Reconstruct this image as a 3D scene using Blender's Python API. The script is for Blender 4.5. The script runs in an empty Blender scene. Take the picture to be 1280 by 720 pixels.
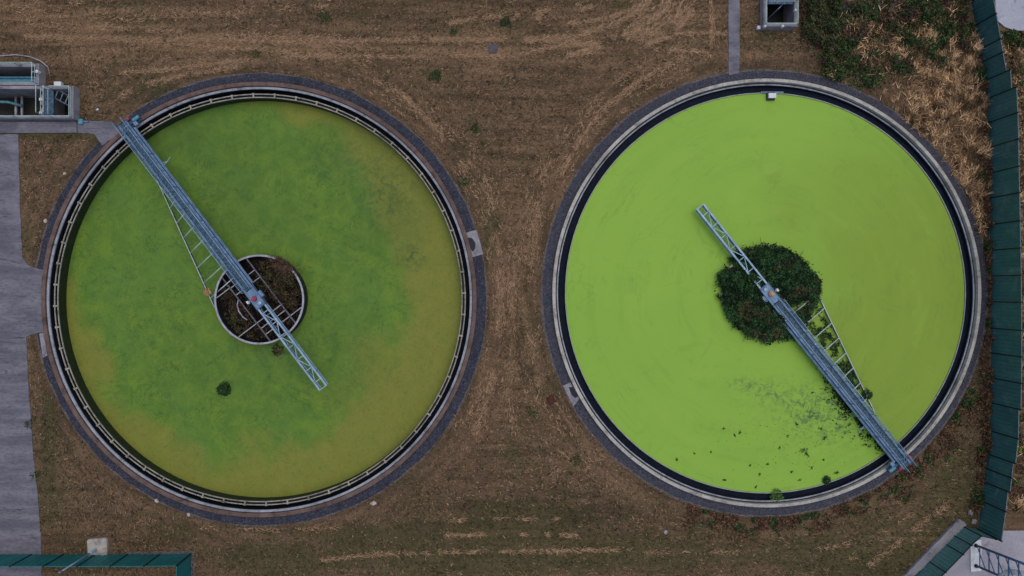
import bpy, bmesh, math, random
import numpy as np
from mathutils import Vector, Matrix
from mathutils.geometry import delaunay_2d_cdt

random.seed(7)
RNG = np.random.default_rng(11)
SC = bpy.context.scene
COL = SC.collection

# ------------------------------------------------------------------ camera, sky, sun, exposure
H = 50.0                                  # the drone hovers 50 m above the grass
S = H / 853.333                           # metres on the ground per photo pixel
cam_d = bpy.data.cameras.new('camera')
cam_d.sensor_width = 36.0
cam_d.lens = 24.0
cam_d.clip_end = 3000
cam = bpy.data.objects.new('camera', cam_d)
COL.objects.link(cam)
cam.location = (0, 0, H)
SC.camera = cam

SUN_EL, SUN_AZ = 76.0, 40.0               # compass: degrees clockwise from +Y
w = bpy.data.worlds.new('World')
SC.world = w
w.use_nodes = True
nt = w.node_tree
bg = nt.nodes['Background']
sky = nt.nodes.new('ShaderNodeTexSky')
sky.sky_type = 'NISHITA'
sky.sun_disc = False
sky.sun_elevation = math.radians(SUN_EL)
sky.sun_rotation = math.radians(SUN_AZ)
sky.air_density = 1.0
sky.dust_density = 3.0
sky.ozone_density = 1.0
nt.links.new(sky.outputs[0], bg.inputs[0])
bg.inputs[1].default_value = 0.115
sl = bpy.data.lights.new('sun', 'SUN')
sl.energy = 0.75
sl.angle = math.radians(80)
sl.color = (1.0, 0.93, 0.83)
sun = bpy.data.objects.new('sun', sl)
COL.objects.link(sun)
_el, _az = math.radians(SUN_EL), math.radians(SUN_AZ)
_d = Vector((math.cos(_el) * math.sin(_az), math.cos(_el) * math.cos(_az), math.sin(_el)))
sun.rotation_euler = _d.to_track_quat('Z', 'Y').to_euler()
SC.view_settings.view_transform = 'Standard'
SC.view_settings.look = 'None'
SC.view_settings.exposure = 0.2
SC.view_settings.gamma = 1.0
SC.cycles.max_bounces = 6
SC.cycles.transparent_max_bounces = 8

# ------------------------------------------------------------------ helpers
def P(px, py, z=0.0):
    """point of the world seen at that pixel of the photograph, at height z"""
    k = S * (H - z) / H
    return Vector(((px - 640) * k, (360 - py) * k, z))

def lin(c):
    c = c / 255.0
    return c / 12.92 if c <= 0.04045 else ((c + 0.055) / 1.055) ** 2.4

def rgb(r, g, b):
    return (lin(r), lin(g), lin(b), 1.0)

class NT:
    def __init__(self, name):
        self.m = bpy.data.materials.new(name)
        self.m.use_nodes = True
        self.t = self.m.node_tree
        self.b = self.t.nodes['Principled BSDF']
        self.tc = self.t.nodes.new('ShaderNodeTexCoord')
    def n(self, typ, **kw):
        nd = self.t.nodes.new(typ)
        for k, v in kw.items():
            setattr(nd, k, v)
        return nd
    def l(self, a, b):
        self.t.links.new(a, b)
    def val(self, x, sock):
        if isinstance(x, (int, float)):
            sock.default_value = x
        elif isinstance(x, tuple):
            sock.default_value = x
        else:
            self.l(x, sock)
    def math(self, op, a, b=None, clamp=False):
        nd = self.n('ShaderNodeMath', operation=op)
        nd.use_clamp = clamp
        self.val(a, nd.inputs[0])
        if b is not None:
            self.val(b, nd.inputs[1])
        return nd.outputs[0]
    def noise(self, scale, detail=4, rough=0.55, vec=None, dist=0.0):
        nd = self.n('ShaderNodeTexNoise')
        nd.inputs['Scale'].default_value = scale
        nd.inputs['Detail'].default_value = detail
        nd.inputs['Roughness'].default_value = rough
        nd.inputs['Distortion'].default_value = dist
        self.l(vec if vec is not None else self.tc.outputs['Object'], nd.inputs['Vector'])
        return nd.outputs['Fac']
    def step(self, x, lo, hi):
        nd = self.n('ShaderNodeMapRange')
        nd.interpolation_type = 'SMOOTHSTEP'
        self.val(x, nd.inputs[0])
        nd.inputs[1].default_value = lo
        nd.inputs[2].default_value = hi
        return nd.outputs[0]
    def mix(self, f, a, b, blend='MIX'):
        nd = self.n('ShaderNodeMix', data_type='RGBA', blend_type=blend)
        self.val(f, nd.inputs[0])
        self.val(a, nd.inputs[6])
        self.val(b, nd.inputs[7])
        return nd.outputs[2]
    def scaled(self, v, sc):
        nd = self.n('ShaderNodeMapping')
        nd.inputs['Scale'].default_value = sc
        self.l(v, nd.inputs['Vector'])
        return nd.outputs[0]
    def bump(self, h, strength=0.4, dist=0.05):
        nd = self.n('ShaderNodeBump')
        nd.inputs['Strength'].default_value = strength
        nd.inputs['Distance'].default_value = dist
        self.l(h, nd.inputs['Height'])
        self.l(nd.outputs[0], self.b.inputs['Normal'])
    def attr(self, name):
        nd = self.n('ShaderNodeAttribute')
        nd.attribute_name = name
        return nd
    def out(self, color, rough=0.8, metal=0.0, spec=0.5):
        self.val(color, self.b.inputs['Base Color'])
        self.val(rough, self.b.inputs['Roughness'])
        self.b.inputs['Metallic'].default_value = metal
        self.b.inputs['Specular IOR Level'].default_value = spec
        return self.m

def ring_mat(name, a, b, stain, N, rough=0.9):
    # cast in segments: open joints, stains running along the ring
    t = NT(name)
    v = t.tc.outputs['Object']
    sx = t.n('ShaderNodeSeparateXYZ')
    t.l(v, sx.inputs[0])
    ang = t.math('ARCTAN2', sx.outputs[1], sx.outputs[0])
    fr = t.math('FRACT', t.math('MULTIPLY', t.math('ADD', ang, 3.1416), N / 6.28318))
    joint = t.math('LESS_THAN', t.math('MINIMUM', fr, t.math('SUBTRACT', 1.0, fr)), 0.012)
    seg = t.n('ShaderNodeTexWhiteNoise', noise_dimensions='1D')
    t.l(t.math('FLOOR', t.math('MULTIPLY', t.math('ADD', ang, 3.1416), N / 6.28318)), seg.inputs['W'])
    big, mid, fn = t.noise(0.35, 4, 0.6, v), t.noise(1.6, 6, 0.7, v), t.noise(14, 3, 0.6, v)
    c = t.mix(t.step(t.math('ADD', t.math('MULTIPLY', mid, 0.7), t.math('MULTIPLY', fn, 0.3)), 0.38, 0.62), a, b)
    c = t.mix(t.math('MULTIPLY', seg.outputs['Value'], 0.3), c, b)
    c = t.mix(t.math('MULTIPLY', t.step(mid, 0.53, 0.68), 0.8), c, stain)
    c = t.mix(t.math('MULTIPLY', t.step(big, 0.5, 0.68), 0.5), c, stain)
    c = t.mix(t.math('MULTIPLY', joint, 0.35), c, rgb(40, 38, 38))
    t.bump(fn, 0.3, 0.02)
    return t.out(c, rough, 0, 0.25)

def rough_mat(name, a, b, stain=None, scale=3.0, fine=22.0, rough=0.85, metal=0.0, spec=0.3, bump=0.3, stretch=None, stain_lo=0.55, stain_hi=0.75):
    t = NT(name)
    v = t.tc.outputs['Object']
    if stretch:
        v = t.scaled(v, stretch)
    big = t.noise(scale, 5, 0.6, v)
    fn = t.noise(fine, 3, 0.6, v)
    c = t.mix(t.step(t.math('ADD', t.math('MULTIPLY', big, 0.6), t.math('MULTIPLY', fn, 0.4)), 0.36, 0.64), a, b)
    if stain:
        c = t.mix(t.step(t.noise(scale * 0.7 + 0.3, 6, 0.65, v, 0.6), stain_lo, stain_hi), c, stain)
    t.bump(fn, bump, 0.02)
    return t.out(c, rough, metal, spec)

def steel_mat(name, a, b, dirt):
    t = NT(name)
    v = t.tc.outputs['Object']
    mid, fn = t.noise(1.7, 6, 0.7, v, 0.5), t.noise(11, 4, 0.7, v)
    c = t.mix(t.step(mid, 0.35, 0.65), a, b)
    c = t.mix(t.math('MULTIPLY', t.step(fn, 0.5, 0.7), 0.5), c, b)
    c = t.mix(t.math('MULTIPLY', t.step(t.noise(3.1, 6, 0.7, v, 0.3), 0.54, 0.68), 0.75), c, dirt)
    c = t.mix(t.math('MULTIPLY', t.step(t.noise(2.3, 6, 0.75, v), 0.62, 0.7), 0.7), c, rgb(104, 76, 58))
    c = t.mix(t.step(t.noise(5.7, 3, 0.5, v), 0.7, 0.76), c, rgb(196, 198, 194))
    t.bump(fn, 0.2, 0.01)
    return t.out(c, t.mix(mid, (0.4, 0.4, 0.4, 1), (0.7, 0.7, 0.7, 1)), 0.2, 0.4)

class MB:
    """collects solids and sheets, then becomes one mesh object"""
    def __init__(self):
        self.v, self.f = [], []
    def add(self, vs, fs):
        o = len(self.v)
        self.v += [tuple(p) for p in vs]
        self.f += [tuple(i + o for i in f) for f in fs]
    def box(self, x0, x1, y0, y1, z0, z1, M=None):
        vs = [Vector((x, y, z)) for z in (z0, z1) for y in (y0, y1) for x in (x0, x1)]
        if M:
            vs = [M @ p for p in vs]
        self.add(vs, [(0, 2, 3, 1), (4, 5, 7, 6), (0, 1, 5, 4), (2, 6, 7, 3), (0, 4, 6, 2), (1, 3, 7, 5)])
    def bar(self, a, b, wd, ht):
        """rectangular bar from a to b, wd wide (level), ht high"""
        a, b = Vector(a), Vector(b)
        d = (b - a).normalized()
        side = d.cross(Vector((0, 0, 1)))
        if side.length < 1e-4:
            side = Vector((1, 0, 0))
        side.normalize()
        up = side.cross(d)
        vs = []
        for p in (a, b):
            for u, q in ((-1, -1), (1, -1), (1, 1), (-1, 1)):
                vs.append(p + side * u * wd / 2 + up * q * ht / 2)
        self.add(vs, [(3, 2, 1, 0), (4, 5, 6, 7), (0, 1, 5, 4), (1, 2, 6, 5), (2, 3, 7, 6), (3, 0, 4, 7)])
    def tube(self, pts, r, n=8, r2=None, caps=True):
        pts = [Vector(p) for p in pts]
        rings = []
        ref = None
        for i, p in enumerate(pts):
            d = (pts[min(i + 1, len(pts) - 1)] - pts[max(i - 1, 0)]).normalized()
            if ref is None:
                ref = d.orthogonal().normalized()
            ref = (ref - d * ref.dot(d)).normalized()
            o = d.cross(ref)
            rr = r if r2 is None else r + (r2 - r) * i / max(1, len(pts) - 1)
            rings.append([p + (ref * math.cos(2 * math.pi * k / n) + o * math.sin(2 * math.pi * k / n)) * rr for k in range(n)])
        vs = [q for R in rings for q in R]
        fs = [(i * n + k, i * n + (k + 1) % n, (i + 1) * n + (k + 1) % n, (i + 1) * n + k) for i in range(len(pts) - 1) for k in range(n)]
        if caps:
            fs += [tuple(range(n - 1, -1, -1)), tuple((len(pts) - 1) * n + k for k in range(n))]
        self.add(vs, fs)
    def lathe(self, prof, n=180, a0=0.0, a1=2 * math.pi, wob=None, close=True):
        """closed profile [(r, z)...] turned about z"""
        full = abs(a1 - a0 - 2 * math.pi) < 1e-6
        m = n if full else n + 1
        vs = []
        for i in range(m):
            a = a0 + (a1 - a0) * i / n
            for j, (r, z) in enumerate(prof):
                rr = r + (wob(a, j) if wob else 0)
                vs.append((rr * math.cos(a), rr * math.sin(a), z))
        k = len(prof)
        fs = []
        kk = k if close else k - 1
        for i in range(n):
            i2 = (i + 1) % m
            for j in range(kk):
                j2 = (j + 1) % k
                fs.append((i * k + j, i2 * k + j, i2 * k + j2, i * k + j2))
        if not full and close:
            fs += [tuple(range(k)), tuple(n * k + j for j in range(k - 1, -1, -1))]
        self.add(vs, fs)
    def prism(self, poly, z0, z1):
        n = len(poly)
        vs = [(p[0], p[1], z0) for p in poly] + [(p[0], p[1], z1) for p in poly]
        fs = [tuple(range(n - 1, -1, -1)), tuple(range(n, 2 * n))] + [(i, (i + 1) % n, n + (i + 1) % n, n + i) for i in range(n)]
        self.add(vs, fs)
    def build(self, name, mat, parent=None, smooth=False, bevel=0.0, fix=True):
        me = bpy.data.meshes.new(name)
        me.from_pydata(self.v, [], self.f)
        me.validate()
        if fix:
            bm = bmesh.new()
            bm.from_mesh(me)
            bmesh.ops.recalc_face_normals(bm, faces=bm.faces)
            bm.to_mesh(me)
            bm.free()
        if smooth:
            for p in me.polygons:
                p.use_smooth = True
        me.materials.append(mat)
        o = bpy.data.objects.new(name, me)
        COL.objects.link(o)
        if parent:
            o.parent = parent
        if bevel:
            md = o.modifiers.new('bevel', 'BEVEL')
            md.width = bevel
            md.segments = 2
            md.limit_method = 'ANGLE'
        return o

def tag(o, label, cat, group=None, kind=None):
    if label:
        o['label'] = label
    if cat:
        o['category'] = cat
    if group:
        o['group'] = group
    if kind:
        o['kind'] = kind
    return o

def thing(name, label, cat, loc=(0, 0, 0), rz=0.0, group=None):
    o = bpy.data.objects.new(name, None)
    COL.objects.link(o)
    o.location = loc
    o.rotation_euler = (0, 0, rz)
    o.empty_display_size = 0.3
    return tag(o, label, cat, group)

def structure(o):
    o['kind'] = 'structure'
    return o

# smooth value noise on numpy arrays
def vnoise(x, y, seed=0):
    def h(i, j):
        n = (i * 374761393 + j * 668265263 + seed * 1442695041) & 0x7fffffff
        n = ((n ^ (n >> 13)) * 1274126177) & 0x7fffffff
        return ((n ^ (n >> 16)) & 0xffff) / 65535.0
    xi, yi = np.floor(x).astype(np.int64), np.floor(y).astype(np.int64)
    fx, fy = x - xi, y - yi
    fx, fy = fx * fx * (3 - 2 * fx), fy * fy * (3 - 2 * fy)
    a = h(xi, yi) * (1 - fx) + h(xi + 1, yi) * fx
    b = h(xi, yi + 1) * (1 - fx) + h(xi + 1, yi + 1) * fx
    return a * (1 - fy) + b * fy

def fbm(x, y, seed=0, oct=4):
    t, a, s = 0, 0.5, 0
    for k in range(oct):
        t = t + a * vnoise(x * 2 ** k, y * 2 ** k, seed + k * 17)
        s += a
        a *= 0.5
    return t / s

def sstep(x, lo, hi):
    t = np.clip((x - lo) / (hi - lo), 0, 1)
    return t * t * (3 - 2 * t)

# blades: numpy arrays of small leaf faces -> one mesh with a colour per face corner
def blade_mesh(name, base, direc, length, width, normal_up, colors, mat, parent=None, bend=0.0):
    """each blade: a tapered quad from base along direc; base (n,3), direc unit (n,3), length/width (n,), colors (n,3)"""
    n = len(base)
    side = np.cross(direc, normal_up)
    side /= np.maximum(np.linalg.norm(side, axis=1, keepdims=True), 1e-6)
    L, W = length[:, None], width[:, None]
    v = np.empty((n, 4, 3))
    v[:, 0] = base - side * W * 0.5
    v[:, 1] = base + side * W * 0.5
    mid = base + direc * L
    mid[:, 2] -= bend * length
    v[:, 2] = mid + side * W * 0.22
    v[:, 3] = mid - side * W * 0.22
    me = bpy.data.meshes.new(name)
    me.vertices.add(4 * n)
    me.vertices.foreach_set('co', v.ravel())
    me.loops.add(4 * n)
    me.loops.foreach_set('vertex_index', np.arange(4 * n, dtype=np.int32))
    me.polygons.add(n)
    me.polygons.foreach_set('loop_start', np.arange(0, 4 * n, 4, dtype=np.int32))
    me.update(calc_edges=True)
    at = me.color_attributes.new('tint', 'FLOAT_COLOR', 'POINT')
    c = np.ones((n, 4, 4))
    c[:, :, :3] = colors[:, None, :]
    at.data.foreach_set('color', c.ravel())
    me.materials.append(mat)
    o = bpy.data.objects.new(name, me)
    COL.objects.link(o)
    if parent:
        o.parent = parent
    return o

def tint_mat(name, rough=0.75, spec=0.2):
    t = NT(name)
    return t.out(t.attr('tint').outputs['Color'], rough, 0, spec)

def C3(*cs):
    return np.array([[lin(a), lin(b), lin(c)] for a, b, c in cs])

# ------------------------------------------------------------------ materials
M = {}
M['brown_coping'] = ring_mat('rust_stained_concrete', rgb(114, 94, 86), rgb(90, 74, 68), rgb(68, 57, 52), 64)
M['pale_concrete'] = ring_mat('pale_concrete', rgb(184, 180, 170), rgb(152, 148, 142), rgb(116, 112, 106), 60)
M['kerb_concrete'] = ring_mat('pale_grey_concrete', rgb(160, 164, 172), rgb(130, 134, 142), rgb(88, 92, 96), 72)
M['wall_concrete'] = rough_mat('weathered_concrete', rgb(148, 146, 150), rgb(118, 116, 122), rgb(72, 72, 78), 1.2, 10)
M['dark_concrete'] = rough_mat('wet_dark_concrete', rgb(40, 44, 50), rgb(22, 25, 30), rgb(14, 16, 20), 2.0, 14, rough=0.6)
M['dark_wall'] = rough_mat('wet_black_wall', rgb(26, 33, 44), rgb(18, 23, 32), rgb(40, 44, 50), 1.5, 10, rough=0.7)
M['sump'] = rough_mat('dark_silty_water', rgb(52, 50, 50), rgb(38, 38, 38), rgb(50, 54, 38), 0.8, 8, rough=0.4, spec=0.1)
M['green_wall'] = rough_mat('algae_stained_wall', rgb(38, 50, 26), rgb(26, 36, 20), rgb(54, 58, 36), 1.5, 10, rough=0.8)
M['channel'] = rough_mat('channel_water', rgb(20, 29, 44), rgb(13, 19, 30), rgb(30, 36, 48), 2.5, 18, rough=0.6, spec=0.06, bump=0.3)
M['weir'] = ring_mat('weir_concrete', rgb(168, 162, 148), rgb(132, 128, 116), rgb(80, 80, 64), 30)
M['weir_metal'] = rough_mat('weir_metal', rgb(150, 158, 150), rgb(120, 128, 124), rgb(84, 96, 80), 2.5, 16, rough=0.5)
M['steel'] = steel_mat('galvanised_steel', rgb(112, 142, 172), rgb(82, 110, 140), rgb(84, 88, 92))
M['steel_pale'] = steel_mat('bright_galvanised_steel', rgb(152, 178, 198), rgb(120, 148, 172), rgb(110, 112, 108))
M['hanger'] = rough_mat('pale_weathered_steel', rgb(186, 202, 196), rgb(150, 168, 164), rgb(112, 124, 112), 2.4, 20, rough=0.6, metal=0.1)
M['drum'] = rough_mat('drum_steel', rgb(172, 172, 182), rgb(138, 138, 150), rgb(100, 92, 92), 2.2, 16, rough=0.6, metal=0.1)
M['rusty'] = rough_mat('dull_drum_beam', rgb(104, 104, 116), rgb(80, 78, 86), rgb(70, 52, 46), 3, 16, rough=0.7)
M['red_paint'] = rough_mat('faded_red_paint', rgb(170, 66, 80), rgb(140, 54, 66), rgb(120, 60, 60), 6, 30, rough=0.5)
M['orange_paint'] = rough_mat('faded_orange_paint', rgb(210, 158, 112), rgb(178, 126, 84), rgb(120, 90, 70), 6, 30, rough=0.5)
M['white_paint'] = rough_mat('white_paint', rgb(215, 217, 220), rgb(190, 192, 196), rgb(150, 150, 150), 4, 26, rough=0.5, bump=0.05)
M['teal_paint'] = rough_mat('blue_green_paint', rgb(96, 150, 168), rgb(70, 120, 140), rgb(60, 80, 90), 5, 26, rough=0.5)
M['rubber'] = rough_mat('black_rubber', rgb(28, 28, 30), rgb(20, 20, 22), None, 6, 30, rough=0.8)
M['dark_tube'] = rough_mat('dark_steel_tube', rgb(62, 70, 62), rgb(38, 44, 40), rgb(110, 118, 104), 1.2, 12, rough=0.6)
M['fence_sheet'] = rough_mat('dark_green_sheet', rgb(60, 106, 106), rgb(46, 90, 92), rgb(98, 126, 124), 0.9, 7, rough=0.55, spec=0.4, bump=0.1, stain_lo=0.52, stain_hi=0.8)
M['fence_light'] = rough_mat('weathered_green_sheet', rgb(84, 128, 126), rgb(66, 110, 110), rgb(112, 142, 138), 0.9, 7, rough=0.55, spec=0.4, bump=0.1, stain_lo=0.5, stain_hi=0.75)
M['fence_teal'] = rough_mat('teal_green_sheet', rgb(22, 108, 108), rgb(14, 90, 92), rgb(34, 84, 88), 0.9, 9, rough=0.5, spec=0.4, bump=0.1)
M['fence_post'] = rough_mat('dark_fence_post', rgb(16, 34, 40), rgb(10, 24, 30), None, 3, 20, rough=0.6)
M['fence_rail'] = rough_mat('grey_fence_rail', rgb(96, 110, 118), rgb(70, 84, 92), None, 3, 20, rough=0.6)
M['yard'] = rough_mat('pale_yard_concrete', rgb(158, 154, 162), rgb(138, 136, 144), rgb(116, 112, 118), 0.5, 9, bump=0.2)
M['round_slab'] = rough_mat('light_grey_concrete', rgb(170, 174, 184), rgb(152, 156, 168), rgb(130, 132, 140), 0.6, 9, bump=0.2)
M['stone'] = rough_mat('pale_stone', rgb(196, 182, 166), rgb(150, 136, 124), None, 5, 20)
M['dark_opening'] = rough_mat('dark_open_pit', rgb(22, 34, 48), rgb(14, 22, 34), None, 4, 20, rough=0.6)
M['blue_steel'] = rough_mat('blue_painted_steel', rgb(66, 100, 132), rgb(48, 80, 110), rgb(36, 56, 78), 3, 20, rough=0.5)

def grating_mat():
    t = NT('steel_grating')
    v = t.tc.outputs['Object']
    big = t.noise(1.1, 4, 0.6, v)
    f = t.noise(7, 3, 0.7, v)
    w1 = t.n('ShaderNodeTexWave', wave_type='BANDS', bands_direction='X')
    w1.inputs['Scale'].default_value = 3.2
    t.l(v, w1.inputs['Vector'])
    c = t.mix(t.step(f, 0.35, 0.66), rgb(34, 58, 78), rgb(88, 118, 142))
    c = t.mix(t.math('MULTIPLY', w1.outputs['Fac'], 0.4), c, rgb(30, 50, 68))
    c = t.mix(t.math('MULTIPLY', t.step(big, 0.5, 0.72), 0.6), c, rgb(44, 76, 82))
    t.bump(w1.outputs['Fac'], 0.4, 0.02)
    return t.out(c, 0.55, 0.2, 0.4)
M['grating'] = grating_mat()

def gravel_mat(name, a, b, c2):
    t = NT(name)
    v = t.tc.outputs['Object']
    vo = t.n('ShaderNodeTexVoronoi')
    vo.inputs['Scale'].default_value = 12.0
    t.l(v, vo.inputs['Vector'])
    sep = t.n('ShaderNodeSeparateColor')
    t.l(vo.outputs['Color'], sep.inputs[0])
    c = t.mix(t.step(sep.outputs[0], 0.1, 0.9), a, b)
    c = t.mix(t.step(t.noise(0.9, 6, 0.65), 0.5, 0.72), c, c2)
    c = t.mix(t.math('MULTIPLY', t.step(t.noise(2.6, 4, 0.6), 0.56, 0.72), 0.5), c, rgb(78, 68, 64))
    c = t.mix(t.math('MULTIPLY', t.step(sep.outputs[1], 0.9, 1.0), 0.35), c, rgb(110, 112, 122))
    t.bump(vo.outputs['Distance'], 0.6, 0.06)
    return t.out(c, 0.95, 0, 0.2)
M['gravel'] = gravel_mat('dark_gravel', rgb(44, 47, 58), rgb(64, 66, 77), rgb(40, 42, 50))
M['gravel_grey'] = gravel_mat('grey_gravel', rgb(52, 55, 65), rgb(72, 74, 84), rgb(64, 60, 66))
M['gravel_pale'] = gravel_mat('pale_edge_gravel', rgb(82, 76, 76), rgb(106, 98, 96), rgb(66, 60, 54))

def road_mat():
    t = NT('old_asphalt_road')
    v = t.tc.outputs['Object']
    st = t.scaled(v, (0.25, 1.3, 1))
    a = t.noise(1.0, 6, 0.65, st)
    b = t.noise(9, 4, 0.65, t.scaled(v, (0.4, 1, 1)))
    c = t.mix(t.step(a, 0.35, 0.66), rgb(92, 92, 102), rgb(122, 120, 128))
    c = t.mix(t.math('MULTIPLY', t.step(b, 0.42, 0.7), 0.6), c, rgb(76, 76, 86))
    c = t.mix(t.math('MULTIPLY', t.step(t.noise(0.35, 5, 0.6, v), 0.55, 0.75), 0.6), c, rgb(140, 136, 148))
    c = t.mix(t.step(t.noise(1.8, 6, 0.7, st, 0.8), 0.6, 0.72), c, rgb(62, 58, 64))
    t.bump(b, 0.4, 0.02)
    return t.out(c, 0.9, 0, 0.25)
M['road'] = road_mat()

TL = P(324.8, 374.4)
TR = P(956.8, 366.2)

def ground_mat():
    t = NT('mown_dry_grass')
    v = t.tc.outputs['Object']
    # streaks follow the mower: round the tanks, elsewhere along the field
    sx = t.n('ShaderNodeSeparateXYZ')
    t.l(v, sx.inputs[0])
    def dist(c):
        dx = t.math('SUBTRACT', sx.outputs[0], c.x)
        dy = t.math('SUBTRACT', sx.outputs[1], c.y)
        r = t.math('SQRT', t.math('ADD', t.math('MULTIPLY', dx, dx), t.math('MULTIPLY', dy, dy)))
        return r, t.math('ARCTAN2', dy, dx)
    rl, al = dist(TL)
    rr, ar = dist(TR)
    sel = t.math('GREATER_THAN', rl, rr)
    def lerp(f, a, b):
        return t.math('ADD', t.math('MULTIPLY', a, t.math('SUBTRACT', 1.0, f)), t.math('MULTIPLY', b, f))
    rad = lerp(sel, rl, rr)
    ang = lerp(sel, al, ar)
    cv = t.n('ShaderNodeCombineXYZ')
    t.l(t.math('MULTIPLY', rad, 1.5), cv.inputs[0])
    t.l(t.math('MULTIPLY', ang, 4.0), cv.inputs[1])
    arc = t.noise(1.0, 5, 0.6, cv.outputs[0])
    hor = t.noise(1.0, 5, 0.6, t.scaled(v, (0.14, 1.7, 1)), 0.3)
    near = t.step(rad, 17.0, 21.5)
    streak = lerp(near, arc, hor)
    big = t.noise(0.16, 5, 0.6, v, 0.4)
    mid = t.noise(1.1, 5, 0.65, v)
    fine = t.noise(5.5, 4, 0.7, v)
    grain = t.noise(16, 3, 0.7, v)
    z = t.attr('zone')
    zs = t.n('ShaderNodeSeparateColor')
    t.l(z.outputs['Color'], zs.inputs[0])
    c = t.mix(t.step(streak, 0.34, 0.68), rgb(82, 67, 51), rgb(112, 91, 71))
    c = t.mix(t.math('MULTIPLY', t.step(mid, 0.45, 0.72), 0.5), c, rgb(104, 84, 68))
    g1 = t.mix(t.step(fine, 0.35, 0.65), rgb(60, 62, 40), rgb(82, 79, 52))
    gm = t.math('ADD', zs.outputs[0], t.math('MULTIPLY', t.math('SUBTRACT', t.math('ADD', t.math('MULTIPLY', mid, 0.6), t.math('MULTIPLY', big, 0.6)), 0.60), 3.0))
    c = t.mix(t.math('MULTIPLY', t.step(gm, 0.12, 0.75), 0.8), c, g1)
    # pale straw areas and dark bare soil
    c = t.mix(t.math('MULTIPLY', zs.outputs[1], t.step(t.math('ADD', streak, t.math('MULTIPLY', fine, 0.4)), 0.5, 0.9)), c, rgb(158, 126, 96))
    c = t.mix(t.math('MULTIPLY', zs.outputs[2], t.step(fine, 0.3, 0.6)), c, rgb(46, 38, 32))
    c = t.mix(t.math('MULTIPLY', t.step(t.noise(2.9, 4, 0.65, v), 0.53, 0.64), 0.62), c, rgb(58, 54, 38))
    c = t.mix(t.math('MULTIPLY', t.step(fine, 0.5, 0.7), 0.6), c, rgb(56, 49, 38))
    c = t.mix(t.math('MULTIPLY', t.step(grain, 0.56, 0.74), 0.6), c, rgb(140, 114, 92))
    t.bump(t.math('ADD', t.math('MULTIPLY', fine, 0.7), t.math('MULTIPLY', grain, 0.3)), 0.7, 0.12)
    return t.out(c, 0.95, 0, 0.1)
M['ground'] = ground_mat()

def left_water_mat():
    t = NT('mottled_algae')
    v = t.tc.outputs['Object']
    zs = t.n('ShaderNodeSeparateColor')
    t.l(t.attr('zone').outputs['Color'], zs.inputs[0])
    big = t.noise(0.22, 5, 0.6, v, 0.5)
    mid = t.noise(0.9, 6, 0.65, v, 0.6)
    fine = t.noise(4.5, 5, 0.7, v)
    c = t.mix(t.step(mid, 0.34, 0.68), rgb(86, 119, 46), rgb(104, 132, 48))
    c = t.mix(t.math('MULTIPLY', t.step(big, 0.42, 0.68), 0.45), c, rgb(84, 121, 57))
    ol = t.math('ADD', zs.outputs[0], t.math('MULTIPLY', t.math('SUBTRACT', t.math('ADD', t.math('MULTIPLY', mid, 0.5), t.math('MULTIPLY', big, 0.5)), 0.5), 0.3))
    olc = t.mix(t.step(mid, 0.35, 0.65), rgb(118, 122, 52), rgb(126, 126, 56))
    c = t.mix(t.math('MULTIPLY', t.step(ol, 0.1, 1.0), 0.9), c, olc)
    # thin dark tears in the scum
    rid = t.math('ABSOLUTE', t.math('SUBTRACT', t.noise(0.55, 5, 0.62, v, 1.6), 0.5))
    line = t.math('SUBTRACT', 1.0, t.step(rid, 0.002, 0.02))
    line = t.math('MULTIPLY', line, t.step(t.noise(0.35, 3, 0.5, v), 0.4, 0.56))
    c = t.mix(t.math('MULTIPLY', t.math('MULTIPLY', line, t.math('SUBTRACT', 1.0, t.math('MULTIPLY', zs.outputs[0], 0.7))), 0.5), c, rgb(46, 72, 40))
    rid2 = t.math('ABSOLUTE', t.math('SUBTRACT', t.noise(1.3, 4, 0.6, v, 2.2), 0.5))
    l2 = t.math('MULTIPLY', t.math('SUBTRACT', 1.0, t.step(rid2, 0.004, 0.03)), t.step(t.noise(0.5, 3, 0.5, t.scaled(v, (1, 1, 3))), 0.5, 0.6))
    c = t.mix(t.math('MULTIPLY', t.math('MULTIPLY', l2, t.math('SUBTRACT', 1.0, zs.outputs[0])), 0.3), c, rgb(46, 72, 34))
    c = t.mix(t.math('MULTIPLY', zs.outputs[1], t.step(t.noise(2.2, 6, 0.7, v, 1.0), 0.42, 0.62)), c, rgb(52, 80, 50))
    c = t.mix(t.math('MULTIPLY', t.step(fine, 0.5, 0.7), 0.4), c, rgb(70, 96, 42))
    c = t.mix(t.math('MULTIPLY', t.step(t.noise(2.6, 6, 0.72, v, 0.8), 0.54, 0.68), 0.35), c, rgb(68, 98, 50))
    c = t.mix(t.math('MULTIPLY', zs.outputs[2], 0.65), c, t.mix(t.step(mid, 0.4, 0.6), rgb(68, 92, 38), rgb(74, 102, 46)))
    c = t.mix(t.step(t.noise(6.5, 2, 0.5, v), 0.745, 0.78), c, rgb(44, 64, 40))
    t.bump(fine, 0.15, 0.03)
    return t.out(c, 0.6, 0, 0.12)
M['algae'] = left_water_mat()

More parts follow.
